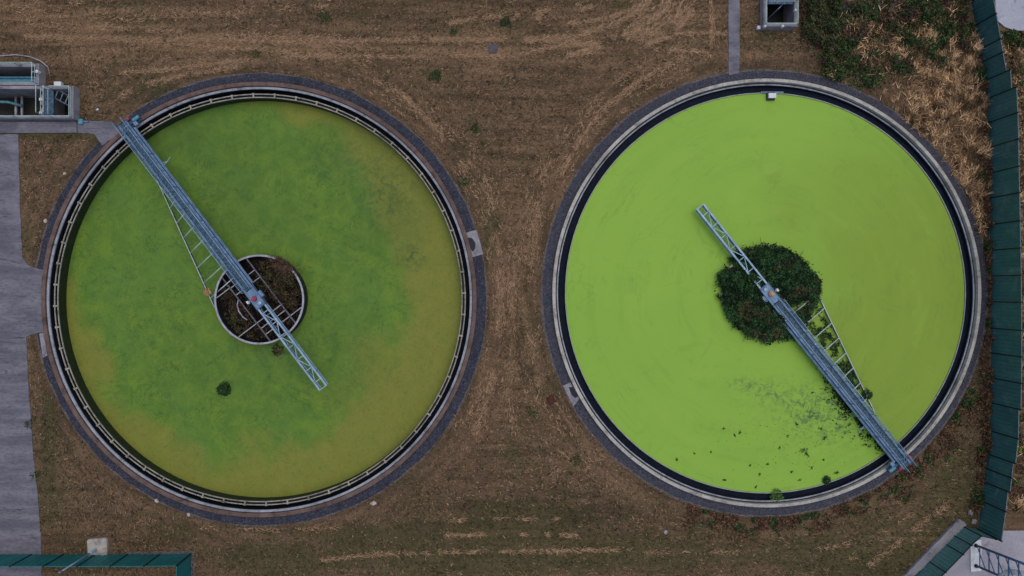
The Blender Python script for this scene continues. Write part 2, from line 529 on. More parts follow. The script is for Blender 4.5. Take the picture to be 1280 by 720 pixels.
def right_water_mat():
    t = NT('duckweed')
    v = t.tc.outputs['Object']
    zs = t.n('ShaderNodeSeparateColor')
    t.l(t.attr('zone').outputs['Color'], zs.inputs[0])
    big = t.noise(0.12, 4, 0.55, v, 0.4)
    mid = t.noise(0.6, 5, 0.6, v, 0.8)
    fine = t.noise(12, 3, 0.7, v)
    c = t.mix(t.step(big, 0.35, 0.65), rgb(132, 171, 64), rgb(136, 174, 66))
    c = t.mix(zs.outputs[0], c, rgb(124, 147, 52))
    c = t.mix(t.math('MULTIPLY', t.step(mid, 0.58, 0.72), 0.18), c, rgb(92, 128, 58))
    rid = t.math('ABSOLUTE', t.math('SUBTRACT', t.noise(0.2, 5, 0.6, v, 1.2), 0.5))
    line = t.math('MULTIPLY', t.math('SUBTRACT', 1.0, t.step(rid, 0.002, 0.014)), t.step(t.noise(0.18, 2, 0.5, v), 0.5, 0.62))
    c = t.mix(t.math('MULTIPLY', line, 0.2), c, rgb(80, 112, 60))
    sx = t.n('ShaderNodeSeparateXYZ')
    t.l(v, sx.inputs[0])
    rad = t.math('SQRT', t.math('ADD', t.math('MULTIPLY', sx.outputs[0], sx.outputs[0]), t.math('MULTIPLY', sx.outputs[1], sx.outputs[1])))
    ang = t.math('ARCTAN2', sx.outputs[1], sx.outputs[0])
    cv = t.n('ShaderNodeCombineXYZ')
    t.l(t.math('MULTIPLY', rad, 0.9), cv.inputs[0])
    t.l(t.math('MULTIPLY', t.math('ADD', ang, t.math('MULTIPLY', mid, 0.5)), 1.6), cv.inputs[1])
    arc = t.noise(1.0, 6, 0.65, cv.outputs[0], 0.5)
    c = t.mix(t.math('MULTIPLY', t.step(arc, 0.52, 0.7), 0.2), c, rgb(100, 142, 54))
    c = t.mix(t.math('MULTIPLY', t.step(arc, 0.48, 0.3), 0.2), c, rgb(146, 178, 76))
    rid3 = t.math('ABSOLUTE', t.math('SUBTRACT', arc, 0.53))
    c = t.mix(t.math('MULTIPLY', t.math('MULTIPLY', t.math('SUBTRACT', 1.0, t.step(rid3, 0.002, 0.012)), t.step(t.noise(0.25, 3, 0.5, v), 0.5, 0.6)), 0.3), c, rgb(78, 112, 60))
    c = t.mix(t.step(t.noise(7, 2, 0.5, v), 0.76, 0.8), c, rgb(70, 100, 50))
    # places where the weed is thin and the dark water shows
    hol = t.math('MULTIPLY', zs.outputs[1], t.step(t.noise(2.0, 7, 0.72, v, 1.2), 0.42, 0.66))
    c = t.mix(hol, c, rgb(70, 98, 66))
    c = t.mix(t.math('MULTIPLY', t.step(fine, 0.5, 0.75), 0.16), c, rgb(100, 140, 52))
    t.bump(fine, 0.1, 0.01)
    return t.out(c, 0.7, 0, 0.2)
M['duckweed'] = right_water_mat()
M['tint'] = tint_mat('plant_blades')
M['tint_soft'] = tint_mat('straw_blades', 0.9, 0.1)

# ------------------------------------------------------------------ ground with the pits cut out
def circ(c, r, n):
    return [Vector((c.x + r * math.cos(2 * math.pi * i / n), c.y + r * math.sin(2 * math.pi * i / n))) for i in range(n)]

WALL_L = 269.0 * S
WALL_R = 265.0 * S
def rect(px0, px1, py0, py1):
    a, b = P(px0, py1), P(px1, py0)
    return [Vector((a.x, a.y)), Vector((b.x, a.y)), Vector((b.x, b.y)), Vector((a.x, b.y))]
PIT_A = rect(-90, 99, 111.5, 150)       # lower chamber, left edge of the photo
PIT_B = rect(-90, 55, 85, 109.5)        # upper chamber
PIT_C = rect(951, 991, -22, 36.5)       # chamber at the top

def ground_zone(x, y):
    px, py = x / S + 640, 360 - y / S
    def blob(cx, cy, rx, ry, p=1.0):
        return p * np.exp(-(((px - cx) / rx) ** 2 + ((py - cy) / ry) ** 2))
    dl = np.hypot(px - 325, py - 374)
    dr = np.hypot(px - 957, py - 366)
    n = fbm(px / 60, py / 60, 3)
    g = 0.10 + 0 * px
    for b in ((650, 642, 80, 18, .8), (450, 672, 60, 12, .7), (690, 690, 140, 20, .6), (640, 665, 120, 10, .5), (1010, 695, 120, 22, .4), (560, 700, 160, 20, .35), (380, 700, 140, 20, .35), (840, 690, 120, 30, .3),
              (600, 235, 14, 30, .4), (612, 290, 12, 40, .5), (575, 190, 14, 20, .3), (1180, 660, 50, 12, .5), (1120, 690, 70, 34, .55), (1180, 600, 30, 50, .35), (1210, 600, 12, 60, .35), (645, 652, 60, 14, .5), (60, 169, 70, 4, .8), (500, 668, 60, 12, .4),
              (35, 300, 10, 30, .5), (90, 168, 60, 4, .9), (60, 560, 10, 80, .6), (215, 670, 30, 14, .4), (300, 700, 60, 14, .3), (960, 46, 40, 10, .4), (1170, 480, 40, 60, .3),
              (1080, 640, 60, 20, .25), (640, 560, 10, 30, .4), (700, 470, 20, 30, .25), (80, 610, 40, 60, .25), (1190, 510, 20, 50, .4), (130, 20, 90, 14, .2), (200, 115, 60, 20, .3), (680, 30, 160, 20, .1)):
        g = g + blob(*b)
    pale = 0.12 + 0 * px
    for b in ((60, 20, 90, 16, 1.0), (110, 45, 34, 24, .9), (250, 50, 160, 16, .5), (300, 60, 180, 22, .35), (500, 60, 160, 10, .5), (760, 55, 110, 30, .4), (850, 25, 60, 30, .4), (610, 66, 22, 22, 1.2),
              (640, 300, 30, 120, .25), (700, 240, 14, 60, .35), (1180, 110, 44, 60, .6), (1220, 200, 14, 70, .6), (1090, 50, 30, 30, .5), (1040, 75, 10, 20, .6), (930, 70, 30, 14, .3),
              (1130, 670, 60, 8, .4), (1275, 130, 12, 50, .6), (600, 480, 60, 60, .2), (780, 590, 40, 40, .3)):
        pale = pale + blob(*b)
    dark = 0 * px
    for b in ((1110, 8, 90, 9, .9), (1018, 40, 10, 40, .5), (1232, 420, 5, 250, .8), (1232, 120, 6, 60, .7), (60, 100, 40, 10, .5), (110, 155, 10, 12, .4), (640, 650, 200, 30, .18), (975, 656, 14, 8, .8), (1110, 600, 14, 12, .5), (200, 676, 60, 6, .5), (750, 640, 60, 20, .35), (1275, 70, 12, 20, .5)):
        dark = dark + blob(*b)
    # a bare darker rim where the grass meets the gravel
    dark = dark + 0.35 * np.exp(-((dl - 286) / 5) ** 2) + 0.3 * np.exp(-((dr - 284) / 6) ** 2)
    g = np.clip(g * (0.7 + 1.2 * n), 0, 1)
    return g, np.clip(pale * (0.5 + n), 0, 1), np.clip(dark, 0, 1)

def build_ground():
    pts, edges = [], []
    step = 0.42
    xs = np.arange(-41, 41.01, step)
    ys = np.arange(-25, 25.01, step)
    for x in xs:
        for y in ys:
            if (x - TL.x) ** 2 + (y - TL.y) ** 2 < (WALL_L + 0.15) ** 2 or (x - TR.x) ** 2 + (y - TR.y) ** 2 < (WALL_R + 0.15) ** 2:
                continue
            pts.append(Vector((x + 0.05 * random.random(), y + 0.05 * random.random())))
    for x in np.arange(-600, 601, 40):
        for y in np.arange(-600, 601, 40):
            if abs(x) > 45 or abs(y) > 30:
                pts.append(Vector((x, y)))
    holes = [circ(TL, WALL_L, 220), circ(TR, WALL_R, 220), PIT_A, PIT_B, PIT_C]
    def inside(p):
        if (p.x - TL.x) ** 2 + (p.y - TL.y) ** 2 < (WALL_L - 0.02) ** 2 or (p.x - TR.x) ** 2 + (p.y - TR.y) ** 2 < (WALL_R - 0.02) ** 2:
            return True
        for R in (PIT_A, PIT_B, PIT_C):
            if R[0].x < p.x < R[1].x and R[0].y < p.y < R[2].y:
                return True
        return False
    for h in holes:
        o = len(pts)
        pts += h
        edges += [(o + i, o + (i + 1) % len(h)) for i in range(len(h))]
    vs, es, fs, _, _, _ = delaunay_2d_cdt(pts, edges, [], 0, 1e-5)
    keep = []
    for f in fs:
        c = sum((vs[i] for i in f), Vector((0, 0))) / len(f)
        if not inside(c):
            keep.append(f)
    me = bpy.data.meshes.new('ground')
    xa = np.array([p.x for p in vs]); ya = np.array([p.y for p in vs])
    g, p, d = ground_zone(xa, ya)
    # gentle unevenness of the turf away from the concrete
    dl = np.hypot(xa - TL.x, ya - TL.y); dr = np.hypot(xa - TR.x, ya - TR.y)
    far = sstep(np.minimum(dl, dr), 16.8, 18.5)
    zz = -0.05 * far * fbm(xa / 2.0, ya / 2.0, 9)
    me.from_pydata([(xa[i], ya[i], zz[i]) for i in range(len(vs))], [], [tuple(f) for f in keep])
    me.update()
    at = me.color_attributes.new('zone', 'FLOAT_COLOR', 'POINT')
    c = np.ones((len(vs), 4)); c[:, 0] = g; c[:, 1] = p; c[:, 2] = d
    at.data.foreach_set('color', c.ravel())
    me.materials.append(M['ground'])
    o = bpy.data.objects.new('ground', me)
    COL.objects.link(o)
    for pl in me.polygons:
        pl.use_smooth = True
    return structure(o)
build_ground()

def sheet(name, pix, z, mat, thick=0.06):
    m = MB()
    poly = [P(*q) for q in pix]
    m.prism(poly, z - thick, z)
    return structure(m.build(name, mat))

def ragged(pix, amp=0.8, step=5.0, seed=0):
    """the same outline with an uneven edge, as old asphalt has"""
    r = random.Random(seed)
    out = []
    for i, a in enumerate(pix):
        b = pix[(i + 1) % len(pix)]
        n = max(1, int(math.hypot(b[0] - a[0], b[1] - a[1]) / step))
        if n > 120:
            n = 1
        for k in range(n):
            t = k / n
            out.append((a[0] + (b[0] - a[0]) * t + r.uniform(-amp, amp) * (k > 0), a[1] + (b[1] - a[1]) * t + r.uniform(-amp, amp) * (k > 0)))
    return out

ring_arc = [(324.8 + 272 * math.cos(a), 374.4 + 272 * math.sin(a)) for a in np.linspace(math.pi + 0.135, math.pi - 0.15, 12)]
sheet('road', ragged([(-600, 168), (23, 168), (25, 250), (28, 322), (36, 332), (50, 336)], 0.5, 6, 1) + ring_arc + ragged([(47, 416), (33, 421), (35, 470), (41, 560), (49, 640), (52, 692), (54, 800), (-600, 800)], 0.6, 6, 2), 0.03, M['road'])
sheet('footpath', ragged([(97, 151), (140, 152), (152, 166), (128, 182), (118, 167), (97, 166)], 0.7, 4, 3), 0.036, M['road'])
sheet('footpath', ragged([(910, -60), (924, -60), (924.5, 60), (924, 92), (911, 94), (910.5, 40)], 0.35, 5, 4), 0.036, M['road'])
sheet('concrete_apron', [(-120, 152.5), (97, 152.5), (97, 166.5), (-120, 166.5)], 0.12, M['road'], 0.2)
sheet('yard', [(1204, 661), (1226, 663.5), (1600, 661), (1600, 900), (980, 900), (1141, 723)], 0.03, M['yard'])
sheet('slab', [(1243, -80), (1243.5, 18), (1247, 27), (1255, 34), (1266, 38), (1290, 40), (1500, 40), (1500, -80)], 0.08, M['round_slab'], 0.15)
sheet('gravel_strip', ragged([(160, 689.5), (244, 687.5), (245, 760), (238.5, 760), (239.5, 694), (160, 694)], 0.8, 4, 6), 0.02, M['gravel_pale'])
sheet('bare_track', ragged([(1040, 8), (1075, 4), (1130, 5), (1150, 11), (1205, 20), (1205, 24), (1150, 18), (1100, 14), (1075, 15), (1040, 14)], 1.2, 5, 7), 0.012, M['gravel_grey'])

# ------------------------------------------------------------------ the two tanks
def wob(seed, amp, idx):
    def f(a, j):
        if j not in idx:
            return 0.0
        x = np.array([math.cos(a) * 9]); y = np.array([math.sin(a) * 9])
        return amp * float(fbm(x * 2.2, y * 2.2, seed, 4)[0] - 0.5) * 2
    return f

def placed(o, c):
    o.location = (c.x, c.y, 0)
    return o

# gravel walks round the tanks
def gravel_ring(c, r0, r1, mat, amp, seed, off=(0, 0)):
    m = MB()
    m.lathe([(r0, -0.05), (r1, -0.05), (r1, 0.02), (r0, 0.024)], 420, wob=wob(seed, amp, (1, 2)))
    o = m.build('gravel_path', mat)
    placed(o, c + Vector((off[0] * S, -off[1] * S, 0)))
    return structure(o)
gravel_ring(TL, 270.2 * S, 282.0 * S, M['gravel'], 0.10, 5, (1.0, 0))
gravel_ring(TR, 266.4 * S, 277.5 * S, M['gravel_grey'], 0.08, 6, (-1.0, 0))
# paler kerb line at the outer edge of each walk
def edge_ring(c, r0, r1, seed, off):
    m = MB()
    m.lathe([(r0, -0.03), (r1, -0.03), (r1, 0.012), (r0, 0.014)], 420, wob=wob(seed, 0.12, (1, 2)))
    return structure(placed(m.build('path_edge', M['gravel_pale']), c + Vector((off[0] * S, 0, 0))))
edge_ring(TL, 280 * S, 283.6 * S, 15, (1.0, 0))
edge_ring(TR, 276 * S, 280.0 * S, 16, (-1.0, 0))

def ring(m, r0, r1, z0, z1, n=240):
    m.lathe([(r0 * S, z0), (r1 * S, z0), (r1 * S, z1), (r0 * S, z1)], n)

tank = thing('settling_tank', 'round settling tank holding mottled dark and olive green algae inside a double rim', 'settling tank', TL, 0, 'settling tanks')
m = MB(); ring(m, 266.2, 271.2, -2.2, 0.22); m.build('wheel_track', M['brown_coping'], tank, bevel=0.02)
m = MB(); ring(m, 262.7, 265.6, -2.2, -0.02); m.build('channel_wall', M['dark_wall'], tank)
m = MB(); ring(m, 262.6, 265.55, -0.018, 0.10); m.build('inner_kerb', M['kerb_concrete'], tank, bevel=0.015)
m = MB(); ring(m, 265.6, 266.2, -2.2, 0.0); m.build('joint', M['dark_concrete'], tank)
m = MB(); ring(m, 257.4, 262.6, -2.2, -0.75); m.build('launder_channel', M['channel'], tank)
m = MB(); ring(m, 256.2, 257.3, -2.2, -0.082); m.build('weir_wall', M['dark_wall'], tank)
m = MB(); ring(m, 256.1, 257.4, -0.08, 0.0); m.build('outer_weir', M['weir'], tank, bevel=0.01)
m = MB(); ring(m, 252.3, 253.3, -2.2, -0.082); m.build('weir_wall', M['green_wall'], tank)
m = MB(); ring(m, 252.2, 253.4, -0.08, 0.0); m.build('inner_weir', M['weir'], tank, bevel=0.01)
m = MB(); ring(m, 253.4, 256.1, -2.2, -0.24); m.build('weir_trough', M['dark_concrete'], tank)
br = None
for k in range(60):
    a = 2 * math.pi * (k + 0.3) / 60
    Mx = Matrix.Rotation(a, 4, 'Z')
    b = MB()
    b.box(252.4 * S, 257.3 * S, -0.055, 0.055, -0.02, 0.035, Mx)
    b.box(255.8 * S, 257.8 * S, -0.085, 0.085, 0.0, 0.06, Mx)
    b.build('bracket', M['weir'], tank)

tank2 = thing('settling_tank', 'round settling tank covered by smooth bright lime green duckweed, with pale cream kerb', 'settling tank', TR, 0, 'settling tanks')
m = MB(); ring(m, 262.6, 266.6, -2.2, 0.30); m.build('wheel_track', M['pale_concrete'], tank2, bevel=0.02)
m = MB(); ring(m, 261.0, 262.6, -2.2, -0.02); m.build('joint', M['dark_concrete'], tank2)
m = MB(); ring(m, 259.5, 261.0, -2.2, -0.042); m.build('channel_wall', M['dark_wall'], tank2)
m = MB(); ring(m, 259.4, 260.95, -0.04, 0.04); m.build('inner_kerb', M['kerb_concrete'], tank2, bevel=0.01)
m = MB(); ring(m, 250.6, 259.4, -2.2, -0.32); m.build('launder_channel', M['channel'], tank2)
m = MB(); ring(m, 249.6, 250.6, -2.2, -0.042); m.build('weir_wall', M['dark_wall'], tank2)
m = MB(); ring(m, 249.5, 250.55, -0.04, 0.0); m.build('weir', M['weir_metal'], tank2)

def disc(name, c, r, z, mat, zone, nr=110, na=300):
    rr = np.linspace(0.0, r, nr)
    aa = np.linspace(0, 2 * math.pi, na, endpoint=False)
    v = [(0, 0, 0)]
    for q in rr[1:]:
        v += [(q * math.cos(a), q * math.sin(a), 0) for a in aa]
    f = [(0, 1 + i, 1 + (i + 1) % na) for i in range(na)]
    for k in range(nr - 2):
        o = 1 + k * na
        f += [(o + i, o + na + i, o + na + (i + 1) % na, o + (i + 1) % na) for i in range(na)]
    me = bpy.data.meshes.new(name)
    me.from_pydata(v, [], f)
    me.update()
    va = np.array(v)
    kk = H / (H - z)
    px = (va[:, 0] + c.x) * kk / S + 640
    py = 360 - (va[:, 1] + c.y) * kk / S
    z1, z2, z3 = zone(px, py)
    at = me.color_attributes.new('zone', 'FLOAT_COLOR', 'POINT')
    col = np.ones((len(v), 4)); col[:, 0] = z1; col[:, 1] = z2; col[:, 2] = z3
    at.data.foreach_set('color', col.ravel())
    me.materials.append(mat)
    o = bpy.data.objects.new(name, me)
    COL.objects.link(o)
    o.location = (c.x, c.y, z)
    return structure(o)

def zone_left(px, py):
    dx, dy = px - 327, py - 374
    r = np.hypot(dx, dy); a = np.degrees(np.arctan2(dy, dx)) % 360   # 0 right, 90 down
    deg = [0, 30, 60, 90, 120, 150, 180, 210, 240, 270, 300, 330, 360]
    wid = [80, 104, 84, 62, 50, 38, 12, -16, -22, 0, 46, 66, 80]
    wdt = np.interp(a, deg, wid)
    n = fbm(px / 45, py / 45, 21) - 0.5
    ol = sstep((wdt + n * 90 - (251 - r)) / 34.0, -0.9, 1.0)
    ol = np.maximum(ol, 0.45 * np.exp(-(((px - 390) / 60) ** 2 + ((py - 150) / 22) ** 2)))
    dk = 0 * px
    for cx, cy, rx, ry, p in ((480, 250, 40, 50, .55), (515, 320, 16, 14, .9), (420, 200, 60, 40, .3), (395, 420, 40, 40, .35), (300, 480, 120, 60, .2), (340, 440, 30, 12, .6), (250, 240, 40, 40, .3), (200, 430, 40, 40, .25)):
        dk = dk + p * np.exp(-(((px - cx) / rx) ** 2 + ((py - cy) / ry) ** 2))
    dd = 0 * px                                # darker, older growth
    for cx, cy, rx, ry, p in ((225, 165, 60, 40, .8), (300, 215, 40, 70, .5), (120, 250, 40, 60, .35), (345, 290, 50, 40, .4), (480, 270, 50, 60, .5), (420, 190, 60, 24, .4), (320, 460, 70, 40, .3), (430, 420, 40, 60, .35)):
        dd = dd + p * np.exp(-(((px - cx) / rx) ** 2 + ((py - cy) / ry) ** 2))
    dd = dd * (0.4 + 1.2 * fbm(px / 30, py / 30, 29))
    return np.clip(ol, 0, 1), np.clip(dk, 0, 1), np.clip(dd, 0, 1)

def zone_right(px, py):
    # east of the bridge the weed is a shade more olive
    side = (px - 957) * 0.782 - (py - 366) * 0.623
    al = (px - 957) * 0.623 + (py - 366) * 0.782
    n = fbm(px / 70, py / 70, 33) - 0.5
    z1 = sstep(side + n * 60, 10, 120) * sstep(al + n * 80, -170, 60)
    z1 = np.maximum(z1 * 0.75, 0.8 * sstep(side, 4, 16) * sstep(al, 20, 90))
    dk = 0 * px
    for cx, cy, rx, ry, p in ((1058, 522, 24, 15, 1.1), (1035, 518, 38, 24, .8), (1005, 502, 46, 26, .55), (960, 493, 30, 14, .5), (930, 478, 26, 6, .5), (905, 535, 30, 8, .22), (1020, 540, 60, 40, .18), (935, 480, 24, 8, .3), (1030, 420, 10, 14, .8), (1050, 455, 10, 18, .9), (1070, 485, 10, 14, .9)):
        dk = dk + p * np.exp(-(((px - cx) / rx) ** 2 + ((py - cy) / ry) ** 2))
    return np.clip(z1, 0, 1), np.clip(dk, 0, 1), 0 * px
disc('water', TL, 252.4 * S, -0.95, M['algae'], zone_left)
disc('water', TR, 249.7 * S, -0.07, M['duckweed'], zone_right)

# ------------------------------------------------------------------ stilling drums in the middle
DIR_L = Vector((-0.605, 0.797, 0))
DIR_R = Vector((0.623, -0.782, 0))
RZ_L = math.atan2(DIR_L.y, DIR_L.x)
RZ_R = math.atan2(DIR_R.y, DIR_R.x)

def make_drum(c, rz, label, rim_gap):
    d = thing('stilling_drum', label, 'drum', (c.x, c.y, 0), rz, 'stilling drums in the tanks')
    m = MB()
    R = 55.0 * S
    m.lathe([(R - 0.05, -1.8), (R + 0.02, -1.8), (R + 0.02, 0.078), (R - 0.05, 0.078)], 96)
    m.build('drum_shell', M['dark_wall'], d)
    m = MB(); m.lathe([(R - 0.07, 0.08), (R + 0.06, 0.08), (R + 0.06, 0.15), (R - 0.07, 0.15)], 96); m.build('drum_rim', M['drum'], d)
    for y in (1.22, -1.04):
        x = math.sqrt((R - 0.05) ** 2 - y * y)
        b = MB(); b.box(-x, x, y - 0.045, y + 0.045, -0.05, 0.05); b.build('beam', M['rusty'], d)
    for x, y0, y1 in ((2.0, 1.27, 2.45), (1.95, -0.98, 1.16), (1.3, -0.98, 1.16), (-1.25, -0.98, 1.16), (-1.25, 1.27, 2.9), (-1.75, -0.98, 1.16), (-2.3, -2.1, -1.1), (-2.3, -0.98, 1.16)):
        b = MB(); b.box(x - 0.03, x + 0.03, y0, y1, -0.04, 0.045); b.build('crossbeam', M['drum'], d)
    w_ = MB()
    w_.lathe([(0.0, -0.9), (R - 0.055, -0.9), (R - 0.055, -0.55), (0.0, -0.55)], 64)
    w_.build('scum_layer', SCUM, d)
    return d

def scum_mat():
    t = NT('dark_rotting_scum')
    v = t.tc.outputs['Object']
    a = t.noise(1.0, 6, 0.65, v, 0.5)
    c = t.mix(t.step(a, 0.38, 0.65), rgb(14, 13, 15), rgb(34, 27, 24))
    c = t.mix(t.step(t.noise(1.6, 5, 0.65, v, 0.4), 0.64, 0.74), c, rgb(44, 48, 28))
    t.bump(t.noise(6, 4, 0.7, v), 0.8, 0.15)
    return t.out(c, 0.9, 0, 0.1)
SCUM = scum_mat()
make_drum(TL, RZ_L, 'steel ring drum full of dead brown plants in the dark olive green tank', True)
make_drum(TR, RZ_R, 'steel drum hidden under the dark green bush in the lime green tank', False)

# ------------------------------------------------------------------ scraper bridges
def make_bridge(c, rz, label, motor_mat, flip):
    B = thing('scraper_bridge', label, 'scraper bridge', (c.x, c.y, 0), rz, 'rotating scraper bridges')
    HW = 0.31
    ZD = 0.68
    XO = 15.97
    # walkway
    m = MB(); m.box(0.9, XO, -HW + 0.05, HW - 0.05, ZD - 0.05, ZD); m.build('walkway', M['grating'], B)
    for s in (-1, 1):
        m = MB()
        m.box(0.75, XO + 0.05, s * HW - 0.02, s * HW + 0.02, ZD - 0.32, ZD + 0.06)
        m.box(0.75, XO + 0.05, s * HW - 0.07, s * HW + 0.07, ZD - 0.35, ZD - 0.32)
        m.box(0.75, XO + 0.05, s * HW - 0.07, s * HW + 0.07, ZD + 0.06, ZD + 0.09)
        for i in range(14):
            x = 1.5 + i * 1.05
            m.box(x - 0.015, x + 0.015, min(s * (HW + 0.02), s * (HW + 0.07)), max(s * (HW + 0.02), s * (HW + 0.07)), ZD - 0.32, ZD + 0.06)
        m.build('girder', M['steel'], B, bevel=0.006)
        h = thing_child('handrail', B)
        t = MB()
        y = s * (HW + 0.03)
        t.tube([(0.85, y, ZD + 0.78), (XO + 0.05, y, ZD + 0.78)], 0.030)
        t.build('top_rail', M['steel_pale'], h, smooth=True)
        t = MB()
        t.tube([(0.85, y, ZD + 0.44), (XO + 0.05, y, ZD + 0.44)], 0.022)
        t.build('mid_rail', M['steel'], h, smooth=True)
        for i in range(11):
            x = 0.85 + (XO - 0.85) * i / 10
            t = MB(); t.tube([(x, y, ZD + 0.09), (x, y, ZD + 0.76)], 0.024); t.build('post', M['steel'], h, smooth=True)
    # cable tray along the inner side
    t = MB()
    t.box(1.2, XO - 0.7, -HW - 0.25, -HW - 0.095, ZD - 0.12, ZD - 0.07)
    t.box(1.2, XO - 0.7, -HW - 0.27, -HW - 0.25, ZD - 0.12, ZD - 0.01)
    t.build('cable_tray', M['steel'], B)
    # cross bracing below the walkway
    for i in range(9):
        x = 1.6 + i * 1.65
        t = MB(); t.bar((x, -HW + 0.02, ZD - 0.30), (x + 0.8, HW - 0.02, ZD - 0.30), 0.05, 0.05); t.build('brace', M['steel'], B)
    # counter boom with zigzag lattice
    bo = thing_child('lattice_boom', B)
    XE = -7.95
    for s in (-1, 1):
        m = MB()
        m.box(XE, -0.62, s * 0.29 - 0.02, s * 0.29 + 0.02, ZD - 0.40, ZD + 0.02)
        m.box(XE, -0.62, s * 0.29 - 0.065, s * 0.29 + 0.065, ZD + 0.02, ZD + 0.06)
        m.box(XE, -0.62, s * 0.29 - 0.065, s * 0.29 + 0.065, ZD - 0.44, ZD - 0.40)
        m.build('chord', M['steel_pale'], bo, bevel=0.006)
    m = MB(); m.box(XE - 0.06, XE, -0.355, 0.355, ZD - 0.02, ZD + 0.055); m.build('end_bar', M['steel_pale'], bo)
    x0 = XE + 0.62
    for i in range(7):
        x = x0 + i * 1.04
        m = MB(); m.box(x - 0.03, x + 0.03, -0.22, 0.22, ZD - 0.02, ZD + 0.045); m.build('rung', M['steel_pale'], bo)
        if i < 6:
            s = 1 if i % 2 == 0 else -1
            m = MB(); m.bar((x + 0.1, s * 0.2, ZD + 0.005), (x + 0.94, -s * 0.2, ZD + 0.005), 0.055, 0.05); m.build('diagonal', M['steel_pale'], bo)
    # pivot platform with the slip ring motor
    pl = thing_child('pivot_platform', B)
    m = MB()
    m.box(-0.6, 0.85, -0.36, 0.36, ZD - 0.06, ZD + 0.02)
    m.box(-0.6, 0.85, -0.40, -0.36, ZD - 0.3, ZD + 0.16)
    m.box(-0.6, 0.85, 0.36, 0.40, ZD - 0.3, ZD + 0.06)
    m.box(-0.64, -0.6, -0.40, 0.40, ZD - 0.3, ZD + 0.16)
    m.build('deck_plate', M['steel'], pl, bevel=0.008)
    m = MB(); m.lathe([(0.0, -1.5), (0.3, -1.5), (0.3, ZD - 0.07), (0.0, ZD - 0.07)], 24); m.build('centre_column', M['rusty'], pl)
    m = MB(); m.lathe([(0, ZD + 0.03), (0.19, ZD + 0.03), (0.19, ZD + 0.2), (0.15, ZD + 0.24), (0, ZD + 0.25)], 20)
    o = m.build('motor', motor_mat, pl, smooth=False, bevel=0.01); o.location = (0.12, 0.06, 0)
    m = MB(); m.box(-0.12, 0.12, -0.09, 0.09, ZD + 0.25, ZD + 0.34)
    o2 = m.build('motor_cap', motor_mat, o, bevel=0.02)
    m = MB(); m.lathe([(0, ZD + 0.02), (0.14, ZD + 0.02), (0.14, ZD + 0.1), (0.07, ZD + 0.13), (0, ZD + 0.13)], 20)
    o = m.build('bearing_cap', M['steel_pale'], pl); o.location = (-0.35, -0.05, 0)
    m = MB(); m.box(0.05, 0.27, 0.47, 0.62, ZD + 0.02, ZD + 0.3); m.box(0.13, 0.19, 0.40, 0.47, ZD + 0.1, ZD + 0.16)
    m.build('control_box', M['white_paint'], pl, bevel=0.02)
    m = MB(); m.box(-0.1, 0.4, -0.66, -0.41, ZD - 0.2, ZD + 0.1); m.build('gearbox', M['steel'], pl, bevel=0.03)
    # end carriage on the wall
    XW = 268.6 * S if not flip else 264.6 * S
    zt = 0.22 if not flip else 0.30
    ec = thing_child('end_carriage', B)
    m = MB()
    m.box(XW - 0.12, XW + 0.12, -1.25, 0.55, zt + 0.20, zt + 0.34)
    m.box(XW - 0.22, XW + 0.22, -1.2, 0.5, zt + 0.15, zt + 0.195)
    m.build('carriage_beam', M['blue_steel'], ec, bevel=0.01)
    for y in (-1.02, 0.42):
        m = MB()
        n = 20
        Mx = Matrix.Translation((XW, y, zt + 0.17)) @ Matrix.Rotation(math.pi / 2, 4, 'Y')
        prof = [(0.0, -0.07), (0.15, -0.07), (0.17, -0.05), (0.17, 0.05), (0.15, 0.07), (0.0, 0.07)]
        q = MB(); q.lathe(prof, n, close=False)
        q.v = [tuple(Mx @ Vector(p)) for p in q.v]
        q.build('wheel', M['rubber'], ec, smooth=False)
    m = MB(); m.tube([(XW - 0.05, -0.75, zt + 0.48), (XW - 0.05, -1.25, zt + 0.48)], 0.13, 14); m.build('drive_motor', M['teal_paint'], ec)
    m = MB(); m.box(XW + 0.14, XW + 0.34, -0.62, -0.42, zt + 0.32, zt + 0.6); m.build('drive_guard', M['red_paint'], ec, bevel=0.02)
    m = MB(); m.box(XW - 0.5, XW - 0.2, -0.9, -0.62, zt + 0.3, zt + 0.55); m.build('junction_box', M['steel'], ec, bevel=0.02)
    if flip:
        m = MB(); m.box(XW - 0.1, XW + 0.1, 0.42, 0.6, zt + 0.5, zt + 0.72); m.build('drive_guard', M['red_paint'], ec, bevel=0.02)
    # access ladder gate and the end rails
    m = MB()
    for y in (-0.2, 0.0, 0.2):
        m.tube([(XO - 0.3, y, ZD + 0.02), (XO - 0.9, y + 0.12, ZD + 0.5)], 0.02)
    m.tube([(XO - 0.3, -0.3, ZD + 0.02), (XO - 0.3, 0.3, ZD + 0.02)], 0.02)
    m.build('access_gate', M['steel_pale'], B)
    # surface skimmer dragged behind the bridge on hangers
    sk = thing_child('skimmer', B)
    a, b = Vector((11.75, 0.72, -0.32 if not flip else 0.1)), Vector((1.6, 3.05, -0.32 if not flip else 0.1))
    m = MB()
    m.tube([a.lerp(b, i / 12) + Vector((0, 0.02 * math.sin(i * 1.3), 0)) for i in range(13)], 0.05, 8)
    m.build('skimmer_tube', M['dark_tube'], sk, smooth=True)
    m = MB(); m.bar(a + Vector((0, 0.05, 0.05)), b + Vector((0, 0.05, 0.05)), 0.05, 0.03); m.build('skimmer_strip', M['hanger'], sk)
    xs = [10.6 - 1.18 * i for i in range(8)]
    for x in xs:
        f = (a.x - x) / (a.x - b.x)
        p = a.lerp(b, f)
        m = MB(); m.tube([p + Vector((0, 0, 0.05)), (x, HW + 0.03, ZD - 0.28)], 0.045, 6); m.build('hanger', M['hanger'], sk, smooth=True)
